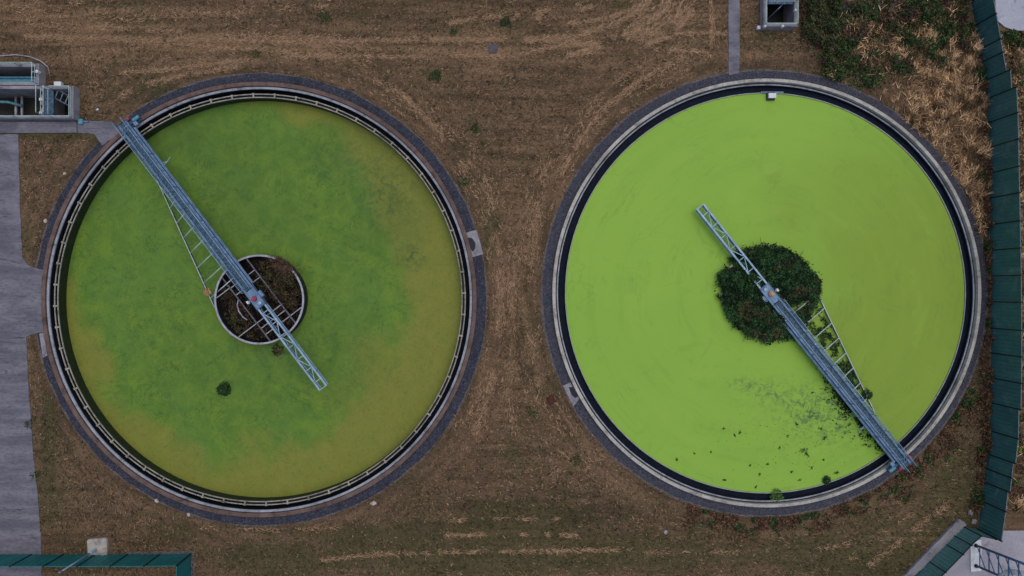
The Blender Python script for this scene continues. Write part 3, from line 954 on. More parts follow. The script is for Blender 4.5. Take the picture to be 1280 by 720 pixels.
    m = MB(); m.tube([a, (a.x + 0.1, HW + 0.03, ZD - 0.28)], 0.03, 6); m.build('hanger', M['hanger'], sk, smooth=True)
    # scum scoop on the inner side
    m = MB()
    m.tube([(12.1, -HW - 0.06, ZD - 0.05), (12.0, -HW - 0.5, ZD - 0.35), (12.3, -HW - 0.75, ZD - 0.7)], 0.03, 6)
    m.tube([(11.8, -HW - 0.06, ZD - 0.05), (12.0, -HW - 0.5, ZD - 0.35)], 0.03, 6)
    m.build('scoop_arm', M['steel_pale'], B)
    return B

def thing_child(name, parent):
    o = bpy.data.objects.new(name, None)
    COL.objects.link(o)
    o.parent = parent
    o.empty_display_size = 0.2
    return o

make_bridge(TL, RZ_L, 'blue grey steel scraper bridge with red motor over the dark olive green tank', M['red_paint'], False)
make_bridge(TR, RZ_R, 'blue grey steel scraper bridge with tan motor over the lime green duckweed tank', M['orange_paint'], True)

# ------------------------------------------------------------------ small fittings on the rims
def quad_slab(name, pix, z, label, cat, mat, open_pix=None, part='cover'):
    t = thing(name, label, cat, tuple(P(sum(p[0] for p in pix) / 4, sum(p[1] for p in pix) / 4)))
    def shift(q):
        return [P(*p) - t.location for p in q]
    m = MB(); m.prism(shift(pix), -0.2, z); m.build('slab', mat, t, bevel=0.01)
    if open_pix:
        m = MB(); m.prism(shift(open_pix), z - 0.05, z + 0.012); m.build(part, M['dark_opening'], t)
    return t
quad_slab('inspection_chamber', [(581.9, 291), (595.5, 287.2), (604.3, 317.6), (590.4, 321.6)], 0.06, 'pale concrete slab with dark blue opening set in the gravel walk', 'inspection chamber', M['wall_concrete'], [(584.5, 297), (590, 297.5), (594.5, 304), (594, 310), (591.5, 315), (588, 311)], 'opening')
quad_slab('inspection_chamber', [(703.5, 482), (713, 478), (724.5, 498), (716.5, 508)], 0.06, 'pale concrete slab with dark opening beside the cream kerb of the lime tank', 'inspection chamber', M['wall_concrete'], [(711, 484), (716, 483.5), (722.5, 495), (719, 497.5), (714, 493)], 'opening')
quad_slab('edge_slab', [(49.5, 417), (54.5, 416), (60, 444), (54, 447)], 0.05, 'narrow pale concrete slab at the road end beside the brown kerb', 'slab', M['wall_concrete'])
t = thing('manhole', 'small blue grey square manhole cover alone in the mown brown grass', 'manhole', tuple(P(616.3, 60.5)))
m = MB(); m.box(-0.34, 0.34, -0.36, 0.36, -0.1, 0.015); m.build('frame', M['gravel_pale'], t)
m = MB(); m.box(-0.24, 0.24, -0.27, 0.27, -0.05, 0.03); m.build('cover', rough_mat('manhole_iron', rgb(92, 86, 96), rgb(76, 74, 84), None, 4, 20), t, bevel=0.01)

# scum box with white cover on the weir of the duckweed tank
t = thing('scum_box', 'small white box with dark legs on the inner rim of the lime green tank', 'scum box', tuple(P(963.5, 121)))
m = MB(); m.box(-0.26, 0.3, -0.16, 0.2, 0.12, 0.3); m.build('lid', M['white_paint'], t, bevel=0.03)
m = MB(); m.box(-0.32, 0.26, -0.26, 0.3, -0.3, 0.115); m.build('box_body', M['dark_concrete'], t)
m = MB(); m.box(-0.75, 0.9, 0.28, 0.36, -0.1, 0.08); m.build('bracket', M['steel'], t)

# ------------------------------------------------------------------ concrete chambers
def rail_run(parent, pts, z, h=1.0, name='handrail'):
    h_ = thing_child(name, parent)
    m = MB()
    for a, b in zip(pts[:-1], pts[1:]):
        m.tube([(a[0], a[1], z + h), (b[0], b[1], z + h)], 0.028, 6)
        m.tube([(a[0], a[1], z + h * 0.5), (b[0], b[1], z + h * 0.5)], 0.022, 6)
    m.build('rail', M['hanger'], h_)
    for a, b in zip(pts[:-1], pts[1:]):
        L = math.hypot(b[0] - a[0], b[1] - a[1])
        n = max(1, int(L / 1.3))
        for i in range(n + (b is pts[-1])):
            f = i / n
            m = MB(); m.tube([(a[0] + (b[0] - a[0]) * f, a[1] + (b[1] - a[1]) * f, z), (a[0] + (b[0] - a[0]) * f, a[1] + (b[1] - a[1]) * f, z + h)], 0.024, 6)
            m.build('post', M['steel'], h_)

def chamber(label, px0, px1, py0, py1, h, depth, rails=True):
    a, b = P(px0, py1), P(px1, py0)
    c = (a + b) / 2
    t = thing('concrete_chamber', label, 'chamber', (c.x, c.y, 0), 0, 'open concrete chambers')
    x0, x1, y0, y1 = a.x - c.x, b.x - c.x, a.y - c.y, b.y - c.y
    T = 0.22
    m = MB()
    m.box(x0, x1, y0, y0 + T, -depth, h)
    m.box(x0, x1, y1 - T, y1, -depth, h)
    m.box(x0, x0 + T, y0 + T, y1 - T, -depth, h)
    m.box(x1 - T, x1, y0 + T, y1 - T, -depth, h)
    m.build('wall', M['wall_concrete'], t)
    m = MB(); m.box(x0 + T, x1 - T, y0 + T, y1 - T, -depth - 0.1, -depth + 0.35); m.build('dark_water', M['sump'], t)
    return t, x0, x1, y0, y1, T

# lower chamber on the left edge
t, x0, x1, y0, y1, T = chamber('long open concrete chamber with blue walkway, next to the dark olive tank bridge end', -88, 99.5, 110.8, 151, 0.7, 2.0)
ox = t.location.x; oy = t.location.y
def lx(px, z=0.7):
    return P(px, 0, z).x - ox
def ly(py, z=0.7):
    return P(0, py, z).y - oy
m = MB(); m.box(lx(49.5), lx(54), y0 + T, y1 - T, -2.6, 0.66); m.build('dividing_wall', M['wall_concrete'], t)
for k in range(4):
    m = MB(); yy = ly(116 + k * 8.5)
    m.box(lx(50), lx(53.5), yy - 0.1, yy + 0.1, 0.665, 0.82); m.build('penstock_head', M['white_paint'] if k % 2 else M['rubber'], t, bevel=0.02)
m = MB(); m.box(lx(55), lx(66), y0 + T, y1 - T, 0.58, 0.64); m.build('walkway', M['grating'], t)
rail_run(t, [(lx(56), y0 + T), (lx(56), y1 - T)], 0.64)
rail_run(t, [(lx(65), y0 + T), (lx(65), y1 - T)], 0.64)
m = MB()
m.box(lx(66.5), lx(78), y0 + T, y1 - T, -1.1, -1.0)
m.build('sloping_plate', M['steel'], t)
m = MB()
for i in range(7):
    f = i / 6
    p = Vector((lx(62) + f * (lx(82) - lx(62)), ly(113) + f * (ly(126) - ly(113)), 0.5 - 1.6 * f))
    m.bar(p + Vector((0.12, 0.3, 0)), p + Vector((-0.12, -0.3, 0)), 0.07, 0.03)
m.bar((lx(62) + .12, ly(113) + .3, 0.5), (lx(82) + .12, ly(126) + .3, -1.1), 0.05, 0.08)
m.bar((lx(62) - .12, ly(113) - .3, 0.5), (lx(82) - .12, ly(126) - .3, -1.1), 0.05, 0.08)
m.build('ladder', M['steel_pale'], t)
for px in (20, 27.5):
    m = MB(); m.tube([(lx(px, -1.2), y0 + T, -1.2), (lx(px, -1.2), y1 - T, -1.2)], 0.09, 10); m.build('pipe', M['drum'], t, smooth=True)
m = MB(); m.tube([(x0 + T, ly(127, -0.6), -0.6), (lx(10, -0.6), ly(127.5, -0.6), -0.6), (lx(24, -0.6), ly(131, -0.6), -0.9)], 0.1, 10); m.build('inlet_pipe', M['teal_paint'], t, smooth=True)
rail_run(t, [(x0, y0 + 0.1), (x1 - 0.1, y0 + 0.1), (x1 - 0.1, y1 - 0.1), (lx(66), y1 - 0.1)], 0.7, 0.35)
m = MB(); m.box(lx(68), lx(77), y1 - 0.05, y1 + 0.3, 0.45, 0.8); m.build('control_box', M['white_paint'], t, bevel=0.05)
m = MB(); m.box(x1 + 0.05, x1 + 0.35, y0 - 0.3, y0 + 0.1, 0, 0.25); m.box(x1 + 0.2, x1 + 0.7, y0 - 0.12, y0 - 0.02, 0.02, 0.12); m.build('valve_stub', M['teal_paint'], t, bevel=0.02)

# upper chamber on the left edge
t, x0, x1, y0, y1, T = chamber('shorter open concrete chamber with blue trough, touching the long chamber at the road', -88, 57, 83.5, 109.8, 0.7, 1.8)
ox = t.location.x; oy = t.location.y
m = MB()
a_, b_ = ly(104), ly(95.5)
m.box(x0 + T, lx(44), a_, b_, 0.3, 0.36)
m.box(x0 + T, lx(44), b_ - 0.05, b_, 0.36, 0.62)
m.box(x0 + T, lx(44), a_, a_ + 0.05, 0.36, 0.62)
m.box(lx(44) - 0.05, lx(44), a_ + 0.05, b_ - 0.05, 0.36, 0.62)
m.build('trough', M['teal_paint'], t)
m = MB(); m.box(lx(45), x1 - T, y0 + T, y1 - T, 0.55, 0.62); m.build('walkway', M['grating'], t)
m = MB(); m.lathe([(0, 0.63), (0.12, 0.63), (0.12, 0.95), (0, 1.0)], 14); o = m.build('valve', M['white_paint'], t); o.location = (lx(48.5), ly(90.5), 0)
m = MB(); m.bar((lx(40), ly(90), 0.75), (lx(48), ly(90.5), 0.8), 0.08, 0.08); m.build('valve_rod', M['steel_pale'], t)
rail_run(t, [(x0, y1 - 0.1), (x1 - 0.1, y1 - 0.1), (x1 - 0.1, y0 + 0.1)], 0.7, 0.6)

# chamber at the top of the photo
t, x0, x1, y0, y1, T = chamber('small open concrete chamber with ladder inside, beside the straight footpath at the top', 950, 991.8, -24, 37.6, 0.7, 1.7)
ox = t.location.x; oy = t.location.y
m = MB(); m.box(x0 + T, x1 - T, ly(4.5), y1 - T, 0.56, 0.62); m.build('walkway', M['grating'], t)
rail_run(t, [(x0 + T, ly(4)), (x1 - T, ly(4))], 0.62, 0.9)
m = MB()
A, Bq = Vector((lx(978), ly(6), 0.5)), Vector((lx(961, -1), ly(22, -1), -1.5))
sd = Vector((0.2, 0.2, 0))
m.bar(A + sd, Bq + sd, 0.05, 0.08); m.bar(A - sd, Bq - sd, 0.05, 0.08)
for i in range(7):
    p = A.lerp(Bq, (i + 0.5) / 7)
    m.bar(p + sd, p - sd, 0.07, 0.03)
m.build('ladder', M['steel'], t)
rail_run(t, [(x0 + 0.1, y1), (x0 + 0.1, y0 + 0.1), (x1 - 0.1, y0 + 0.1), (x1 - 0.1, y1)], 0.7, 0.35)
for px, py in ((977, 34), (955, 34), (993, 14)):
    m = MB(); m.lathe([(0, 0.7), (0.09, 0.7), (0.09, 0.95), (0, 1.0)], 12); o = m.build('bollard_lamp', M['white_paint'], t); o.location = (lx(px), ly(py), 0)
m = MB(); m.box(x0 - 0.3, x0 - 0.05, y0 - 0.02, y0 + 0.22, 0, 0.3); m.build('junction_box', M['white_paint'], t, bevel=0.03)

# pale hose lying in an arc behind the left chambers
m = MB()
hp = [(-40, 72), (0, 70), (20, 68.5), (38, 71), (52, 77), (60, 84), (62, 92)]
m.tube([P(*p, 0.05) for p in hp], 0.045, 6)
tag(m.build('hose', M['drum'], None, smooth=True), 'thin pale hose curving round the back of the shorter chamber', 'hose')

# ------------------------------------------------------------------ fences
def corrugated(m, a, b, z0, z1, pitch=0.25, dep=0.03):
    a, b = Vector(a), Vector(b)
    d = b - a
    L = d.length
    u = d / L
    nrm = Vector((-u.y, u.x, 0))
    n = max(2, int(L / pitch))
    prof = []
    for i in range(n):
        for f, o in ((0.0, 0), (0.3, 0), (0.5, 1), (0.8, 1)):
            prof.append(((i + f) / n * L, o * dep))
    prof.append((L, 0))
    front = [a + u * s + nrm * (o - dep * .5) for s, o in prof]
    k = len(front)
    th = nrm * 0.012
    vs = [(p.x, p.y, z0) for p in front] + [(p.x, p.y, z1) for p in front] + [((p + th).x, (p + th).y, z0) for p in front] + [((p + th).x, (p + th).y, z1) for p in front]
    fs = []
    for i in range(k - 1):
        fs += [(i, i + 1, k + i + 1, k + i), (2 * k + i + 1, 2 * k + i, 3 * k + i, 3 * k + i + 1), (k + i, k + i + 1, 3 * k + i + 1, 3 * k + i)]
    m.add(vs, fs)

def fence(label, pix, heights, mat, group=None, rail_mat=None, pitch=0.25):
    p0 = P(*pix[0])
    F = thing('sheet_fence', label, 'fence', (p0.x, p0.y, 0), 0, group)
    q = [P(*p) - p0 for p in pix]
    for i in range(len(q) - 1):
        a, b = q[i], q[i + 1]
        u = (b - a).normalized()
        h = heights[i]
        m = MB()
        corrugated(m, a + u * 0.045, b - u * 0.045, 0.02, h, pitch)
        pn = m.build('panel', mat, F, fix=False)
        m = MB(); m.bar(a + u * 0.05 + Vector((0, 0, h + 0.025)), b - u * 0.05 + Vector((0, 0, h + 0.025)), 0.06, 0.04); m.build('top_rail', rail_mat or M['fence_post'], F)
    for i, p in enumerate(q):
        h = max(heights[max(0, i - 1)], heights[min(i, len(heights) - 1)])
        m = MB(); m.box(p.x - 0.04, p.x + 0.04, p.y - 0.04, p.y + 0.04, -0.1, h + 0.1); m.build('post', M['fence_post'], F)
    return F

ys_ = [-62, -30, 2, 32, 62, 78, 101, 124, 154, 185, 217, 248, 281, 313, 345, 377, 410, 441, 472, 503, 538, 567, 585, 602, 626, 661]
bx = np.interp(ys_, [-62, 0, 50, 101, 154, 250, 350, 450, 540, 600, 655, 661], [1208, 1213, 1222, 1231, 1234, 1236, 1238, 1238.5, 1237, 1230, 1224, 1222])
hts = []
for a, b in zip(ys_[:-1], ys_[1:]):
    y = (a + b) / 2
    hts.append(2.15 if y < 90 else 2.55 if y < 116 else 3.0 if y < 520 else 2.8 if y < 575 else 2.6 if y < 610 else 2.4)
fence('tall dark green sheet fence running down the right side beyond the dry grass', list(zip(bx, ys_)), hts, M['fence_sheet'], rail_mat=M['fence_rail'])
fence('short weathered green sheet fence running diagonally beside the pale concrete yard', [(1220.5, 661.5), (1203, 657.5), (1191, 668.5), (1181, 679.5), (1160, 701), (1140, 721.5), (1117, 745)], [2.0] * 6, M['fence_light'], rail_mat=M['fence_post'])
fx = [(-160, 693.2)] + [(-120 + i * 40, 693.0 - 0.03 * i) for i in range(9)] + [(239, 692), (238.5, 722), (238, 752)]
fence('bright teal sheet fence with a right angled corner beside the white lamp base', fx, [2.15] * (len(fx) - 1), M['fence_teal'], rail_mat=M['fence_teal'], pitch=0.42)

# concrete upstand along the diagonal fence
m = MB()
m.prism([P(*p) for p in ragged([(1197, 647.5), (1203.5, 651.5), (1206, 655), (1139, 721), (1110, 750), (1100, 750), (1128, 719)], 0.5, 6, 12)], -0.1, 0.22)
tag(m.build('kerb', M['wall_concrete'], None, bevel=0.02), 'pale concrete kerb running along the foot of the diagonal fence', 'kerb')

# ------------------------------------------------------------------ pole with its base, lattice mast in the yard
t = thing('lamp_post', 'thin pale blue metal pole on a square white concrete base', 'lamp post', tuple(P(121.5, 686)))
c0 = t.location
m = MB(); m.prism([P(x, y) - c0 for x, y in ((110.5, 675), (112.5, 673), (133, 671.8), (135, 673.5), (136, 692), (133.5, 695), (114, 696.8), (112, 695))], -0.2, 0.2); m.build('base', M['pale_concrete'], t, bevel=0.03)
m = MB(); m.tube([(0, 0, 0.2), (0, 0, 0.24), (0, 0, 0.9)], 0.11, 12); m.build('socket', M['steel_pale'], t, smooth=True)
m = MB(); m.tube([(0, 0, 0.9), (0, 0, 4.0)], 0.06, 10, 0.045); m.build('pole', M['steel_pale'], t, smooth=True)
m = MB(); m.lathe([(0, 4.0), (0.07, 4.0), (0.09, 4.1), (0.05, 4.2), (0, 4.22)], 12); m.build('cap', M['steel'], t)

t = thing('lattice_mast', 'blue steel lattice mast leaning up from white pads in the corner yard', 'mast', tuple(P(1218.4, 693.5)))
c0 = t.location.copy()
pa, pb = P(1218.3, 681) - c0, P(1218.5, 706.5) - c0
m = MB(); m.prism([P(x, y) - c0 for x, y in ((1211.5, 676), (1225.5, 674), (1225.5, 713), (1212.5, 714))], -0.1, 0.12); m.build('pad', M['white_paint'], t, bevel=0.02)
lean = Vector((0.0, 0.115, 1.0))
tops = []
for p in (pa, pb):
    m = MB(); m.lathe([(0, 0.12), (0.14, 0.12), (0.14, 0.2), (0, 0.2)], 14); o = m.build('foot', M['dark_opening'], t); o.location = p
    m = MB(); m.tube([p + lean * 0.2, p + lean * 6.0], 0.085, 10); m.build('leg', M['blue_steel'], t, smooth=True)
for i in range(6):
    z = 0.55 + i * 0.95
    m = MB(); m.tube([pa + lean * z, pb + lean * z], 0.045, 6); m.build('crossbar', M['blue_steel'], t)
    m = MB(); m.tube([pa + lean * (z - 0.3), pb + lean * (z + 0.6)], 0.035, 6); m.build('diagonal', M['blue_steel'], t)
m = MB()
m.tube([pb + lean * 2.6 + Vector((0.05, -0.05, 0)), pb + lean * 3.0 + Vector((0.18, 0.35, 0)), pb + lean * 3.5 + Vector((0.3, 0.55, 0)), pb + lean * 5.4 + Vector((0.9, 0.7, 0))], 0.2, 12)
m.build('white_duct', M['white_paint'], t, smooth=True)

# ------------------------------------------------------------------ loose stones
def stone(px, py, r, label, seed, mat=None):
    rd = random.Random(seed)
    bm = bmesh.new()
    bmesh.ops.create_icosphere(bm, subdivisions=2, radius=1)
    for v in bm.verts:
        v.co *= 0.75 + 0.4 * rd.random()
        v.co.x *= r * (0.9 + 0.5 * rd.random() * 0)
        v.co.y *= r * 0.75
        v.co.z *= r * 0.5
    me = bpy.data.meshes.new('stone')
    bm.to_mesh(me); bm.free()
    me.materials.append(mat or M['stone'])
    o = bpy.data.objects.new('stone', me)
    COL.objects.link(o)
    p = P(px, py)
    o.location = (p.x, p.y, r * 0.15)
    o.rotation_euler = (0, 0, rd.random() * 6)
    return tag(o, label, 'stone', 'loose stones in the grass')
stone(467, 629, 0.24, 'pale lump of stone in the grass below the dark olive tank', 1)
stone(196, 626, 0.18, 'buff stone against the lower left edge of the gravel walk', 2)
stone(236, 643, 0.17, 'buff stone left of the lowest point of the gravel walk', 3)
stone(315, 659, 0.16, 'small reddish stone under the lowest point of the gravel walk', 4, M['brown_coping'])
stone(122, 137, 0.12, 'small white stone in the grass right of the long chamber', 5, M['white_paint'])
stone(1213, 640, 0.3, 'pale rubble lump at the foot of the tall fence', 6, M['wall_concrete'])
stone(1217, 652, 0.26, 'pale rubble lump between kerb end and tall fence', 7, M['wall_concrete'])
stone(832, 665, 0.2, 'lilac grey stone in the grass below the lime green tank', 8, M['yard'])
stone(81, 217, 0.16, 'pale stone in the grass between road and upper gravel walk', 9)
stone(57, 276, 0.18, 'buff stone lying at the gravel edge near the road', 10)
stone(689, 499, 0.42, 'rust red heap of rotten stuff in the grass beside the lime tank', 11, rough_mat('rust_red_heap', rgb(86, 46, 36), rgb(62, 36, 30), None, 3, 14))

# ------------------------------------------------------------------ vegetation
def unit(v):
    return v / np.maximum(np.linalg.norm(v, axis=1, keepdims=True), 1e-6)

def pick(pal, n, jit=0.18):
    c = pal[RNG.integers(0, len(pal), n)]
    return c * (1 + (RNG.random((n, 1)) - 0.5) * 2 * jit)

def free_mask(x, y):
    """where grass may grow: not on tanks, walks, road, pits or slabs"""
    px, py = x / S + 640, 360 - y / S
    ok = (np.hypot(px - 325.8, py - 374.4) > 282.5) & (np.hypot(px - 955.8, py - 366.2) > 278.5)
    ok &= ~((px < np.interp(py, [165, 250, 322, 334, 336, 416, 421, 560, 690, 760], [24, 26, 29, 52, 54, 54, 34, 42, 51, 53])) & (py > 150))
    ok &= ~((px < 101) & (py > 108) & (py < 168))
    ok &= ~((px < 58) & (py > 82) & (py < 112))
    ok &= ~((px > 949) & (px < 994) & (py < 39))
    ok &= ~((px > 909) & (px < 925) & (py < 96))
    ok &= ~((px > 97) & (px < 150) & (py > 150) & (py < 168))
    ok &= ~((py > 1853 - px) & (px > 1100) & (py > 640))
    ok &= ~((px > 1224) & (py > 660))
    ok &= ~((px > 1242) & (py < 40))
    ok &= ~((np.abs(px - 123) < 14) & (np.abs(py - 684) < 13))
    ok &= ~((np.abs(px - 616) < 7) & (np.abs(py - 60) < 7))
    return ok

# short mown stubble over the whole field
def stubble(n):
    x = RNG.uniform(-39.5, 39.5, n); y = RNG.uniform(-22.5, 22.5, n)
    k = free_mask(x, y)
    x, y = x[k], y[k]
    n = len(x)
    g, p, d = ground_zone(x, y)
    dl = np.hypot(x - TL.x, y - TL.y); dr = np.hypot(x - TR.x, y - TR.y)
    # cuttings lie along the mower's track
    cx = np.where(dl < dr, TL.x, TR.x); cy = np.where(dl < dr, TL.y, TR.y)
    tan = np.arctan2(x - cx, -(y - cy))
    f = sstep(np.minimum(dl, dr), 17, 21.5)
    ang = np.where(RNG.random(n) < f, 0.0, tan) + RNG.normal(0, 0.8, n)
    clump = fbm(x * 1.3, y * 1.3, 41)
    el = RNG.uniform(0.1, 0.9, n)
    direc = np.stack([np.cos(ang) * np.cos(el), np.sin(ang) * np.cos(el), np.sin(el)], 1)
    base = np.stack([x, y, np.full(n, -0.03)], 1)
    straw = C3((152, 128, 104), (132, 110, 88), (112, 93, 74), (96, 80, 64), (170, 145, 120), (82, 70, 55))
    green = C3((66, 72, 40), (82, 82, 50), (54, 62, 38), (94, 88, 58))
    soil = C3((54, 48, 36), (64, 56, 42), (44, 40, 30), (50, 52, 34))
    straw = straw * np.array([0.96, 0.91, 0.84])
    col = pick(straw, n)
    gm = RNG.random(n) < np.clip(g * 1.3 + (clump - 0.5) * 2.4 + 0.06, 0, 0.95)
    col[gm] = pick(green, gm.sum())
    spk = sstep(fbm(x * 2.6, y * 2.6, 43, 3), 0.52, 0.68)
    dm = RNG.random(n) < np.clip(0.10 + spk * 0.75 + d * 0.8 - p * 0.3, 0, 0.95)
    col[dm] = pick(soil, dm.sum())
    pm = RNG.random(n) < p * 0.35
    col[pm] = pick(straw[[0, 4]], pm.sum())
    ln = RNG.uniform(0.08, 0.26, n); wd = RNG.uniform(0.02, 0.06, n)
    up = np.tile([0.0, 0.0, 1.0], (n, 1)) + RNG.normal(0, 0.3, (n, 3))
    o = blade_mesh('dry_grass', base, direc, ln, wd, up, col, M['tint_soft'])
    tag(o, 'short mown brown grass stubble covering the field', 'grass', kind='stuff')
stubble(260000)

# rows of paler cuttings left by the mower
def windrows():
    rows = []
    def row(pts, w, dens):
        rows.append((pts, w, dens))
    row([(0, 45), (60, 46), (120, 48), (200, 50), (300, 51), (420, 52), (500, 50), (560, 50), (650, 50), (720, 46), (770, 30), (800, 12), (815, -5)], 1.8, 1.5)
    row([(180, 50), (250, 58), (330, 63), (420, 70), (500, 71), (560, 70), (640, 70), (700, 58), (740, 55)], 1.5, 1.0)
    row([(150, 92), (200, 88), (250, 82), (310, 75), (360, 71), (420, 71)], 1.6, 1.2)
    row([(0, 25), (80, 22), (160, 24), (260, 18), (340, 10), (420, 8)], 2.5, 0.5)
    row([(560, 30), (600, 22), (660, 18), (720, 6), (740, -4)], 1.6, 1.2)
    row([(640, 50), (700, 52), (745, 55), (790, 40), (830, 14), (840, -5)], 1.8, 1.2)
    row([(790, 62), (840, 46), (860, 20), (865, -5)], 1.6, 1.0)
    row([(800, 42), (850, 42), (905, 42)], 1.3, 1.0)
    row([(888, -5), (890, 30), (888, 70)], 1.4, 1.1)
    row([(780, 64), (830, 62), (890, 66)], 1.6, 0.9)
    row([(250, 660), (330, 662), (420, 660), (480, 650)], 1.6, 0.3)
    row([(560, 650), (620, 648), (700, 648)], 1.4, 0.5)
    row([(555, 669), (640, 668), (720, 669)], 1.4, 0.9)
    row([(545, 690), (620, 689), (700, 688), (790, 687)], 1.5, 0.8)
    row([(400, 700), (470, 693), (540, 691)], 1.6, 0.7)
    row([(800, 690), (880, 690), (960, 688), (1040, 684), (1090, 672)], 1.6, 0.35)
    row([(1085, 706), (1120, 680), (1150, 656), (1190, 626)], 2.4, 0.8)
    row([(1060, 700), (1100, 670), (1140, 640)], 2.0, 0.35)
    row([(640, 330), (640, 400), (636, 470), (640, 540)], 3.5, 0.4)
    row([(690, 180), (678, 230), (665, 300), (660, 370), (664, 440), (676, 500)], 3.5, 0.65)
    row([(588, 180), (612, 240), (624, 320), (626, 380), (620, 450), (604, 520), (580, 570)], 3.0, 0.55)
    row([(700, 600), (690, 596), (700, 585)], 2.5, 0.4)
    for k in range(9):                         # nested turns at the top of the field
        o = k * 11
        row([(690 + o, 74 - k * 1.5), (740 + o * 0.9, 60 - k), (780 + o * 0.8, 40 - k), (806 + o * 0.75, 14), (816 + o * 0.7, -6)], 1.0, 0.55)
    for k in range(6):                         # and along the flanks of both tanks
        row([(325 + (292 + k * 7) * math.cos(a), 374 - (292 + k * 7) * math.sin(a)) for a in np.linspace(-0.6, 1.3, 14)], 1.3, 0.2)
        row([(957 - (289 + k * 7) * math.cos(a), 366 - (289 + k * 7) * math.sin(a)) for a in np.linspace(-0.8, 1.25, 14)], 1.3, 0.22)
    row([(60, 40), (100, 60), (115, 90), (125, 120)], 5, 0.5)
    row([(0, 8), (60, 6), (140, 0)], 2.5, 0.7)
    row([(0, 33), (70, 31), (150, 36), (240, 40), (330, 46), (420, 47)], 2.2, 0.7)
    row([(0, 16), (90, 14), (200, 12), (300, 20)], 2.0, 0.6)
    row([(95, 20), (90, 34), (112, 48)], 5, 0.7)
    row([(700, 30), (760, 24), (800, 6), (806, -4)], 1.3, 1.0)
    row([(640, 24), (700, 20), (740, 8), (752, -4)], 1.3, 1.0)
    row([(800, 60), (835, 44), (848, 16), (852, -4)], 1.3, 0.9)
    row([(150, 120), (190, 104), (240, 92), (300, 84)], 1.8, 1.0)
    row([(440, 88), (500, 116), (545, 160), (580, 210)], 2.2, 0.9)
    row([(855, 70), (800, 100), (750, 140), (715, 190), (690, 240)], 2.2, 0.9)
    X, Y, A = [], [], []
    for pts, w_, dens in rows:
        pts = [P(*p) for p in pts]
        L = sum((b - a).length for a, b in zip(pts[:-1], pts[1:]))
        for a, b in zip(pts[:-1], pts[1:]):
            l = (b - a).length
            n = int(l * 75 * dens)
            t_ = RNG.random(n)
            # broken, uneven rows
            keep = fbm((a.x + (b.x - a.x) * t_) * 0.8, (a.y + (b.y - a.y) * t_) * 0.8, 77) + 0.35 * (fbm((a.x + (b.x - a.x) * t_) * 4.0, (a.y + (b.y - a.y) * t_) * 4.0, 78) - 0.5) > 0.52 - 0.1 * dens
            t_ = t_[keep]; n = len(t_)
            off = RNG.normal(0, w_ * S, (n, 2))
            X.append(a.x + (b.x - a.x) * t_ + off[:, 0]); Y.append(a.y + (b.y - a.y) * t_ + off[:, 1])
            A.append(np.full(n, math.atan2(b.y - a.y, b.x - a.x)))
    x, y, a = np.concatenate(X), np.concatenate(Y), np.concatenate(A)
    k = free_mask(x, y)
    x, y, a = x[k], y[k], a[k]
    n = len(x)
    a = a + RNG.normal(0, 0.6, n)
    el = RNG.uniform(-0.05, 0.3, n)
    direc = np.stack([np.cos(a) * np.cos(el), np.sin(a) * np.cos(el), np.sin(el)], 1)
    base = np.stack([x, y, RNG.uniform(0.0, 0.06, n)], 1)
    col = pick(C3((164, 132, 104), (148, 119, 92), (130, 105, 81), (178, 148, 117)), n)
    o = blade_mesh('cut_straw', base, direc, RNG.uniform(0.12, 0.34, n), RNG.uniform(0.02, 0.045, n), np.tile([0.0, 0.0, 1.0], (n, 1)) + RNG.normal(0, 0.2, (n, 3)), col, M['tint_soft'])
    tag(o, 'rows of pale cut straw left lying by the mower', 'straw', kind='stuff')
windrows()

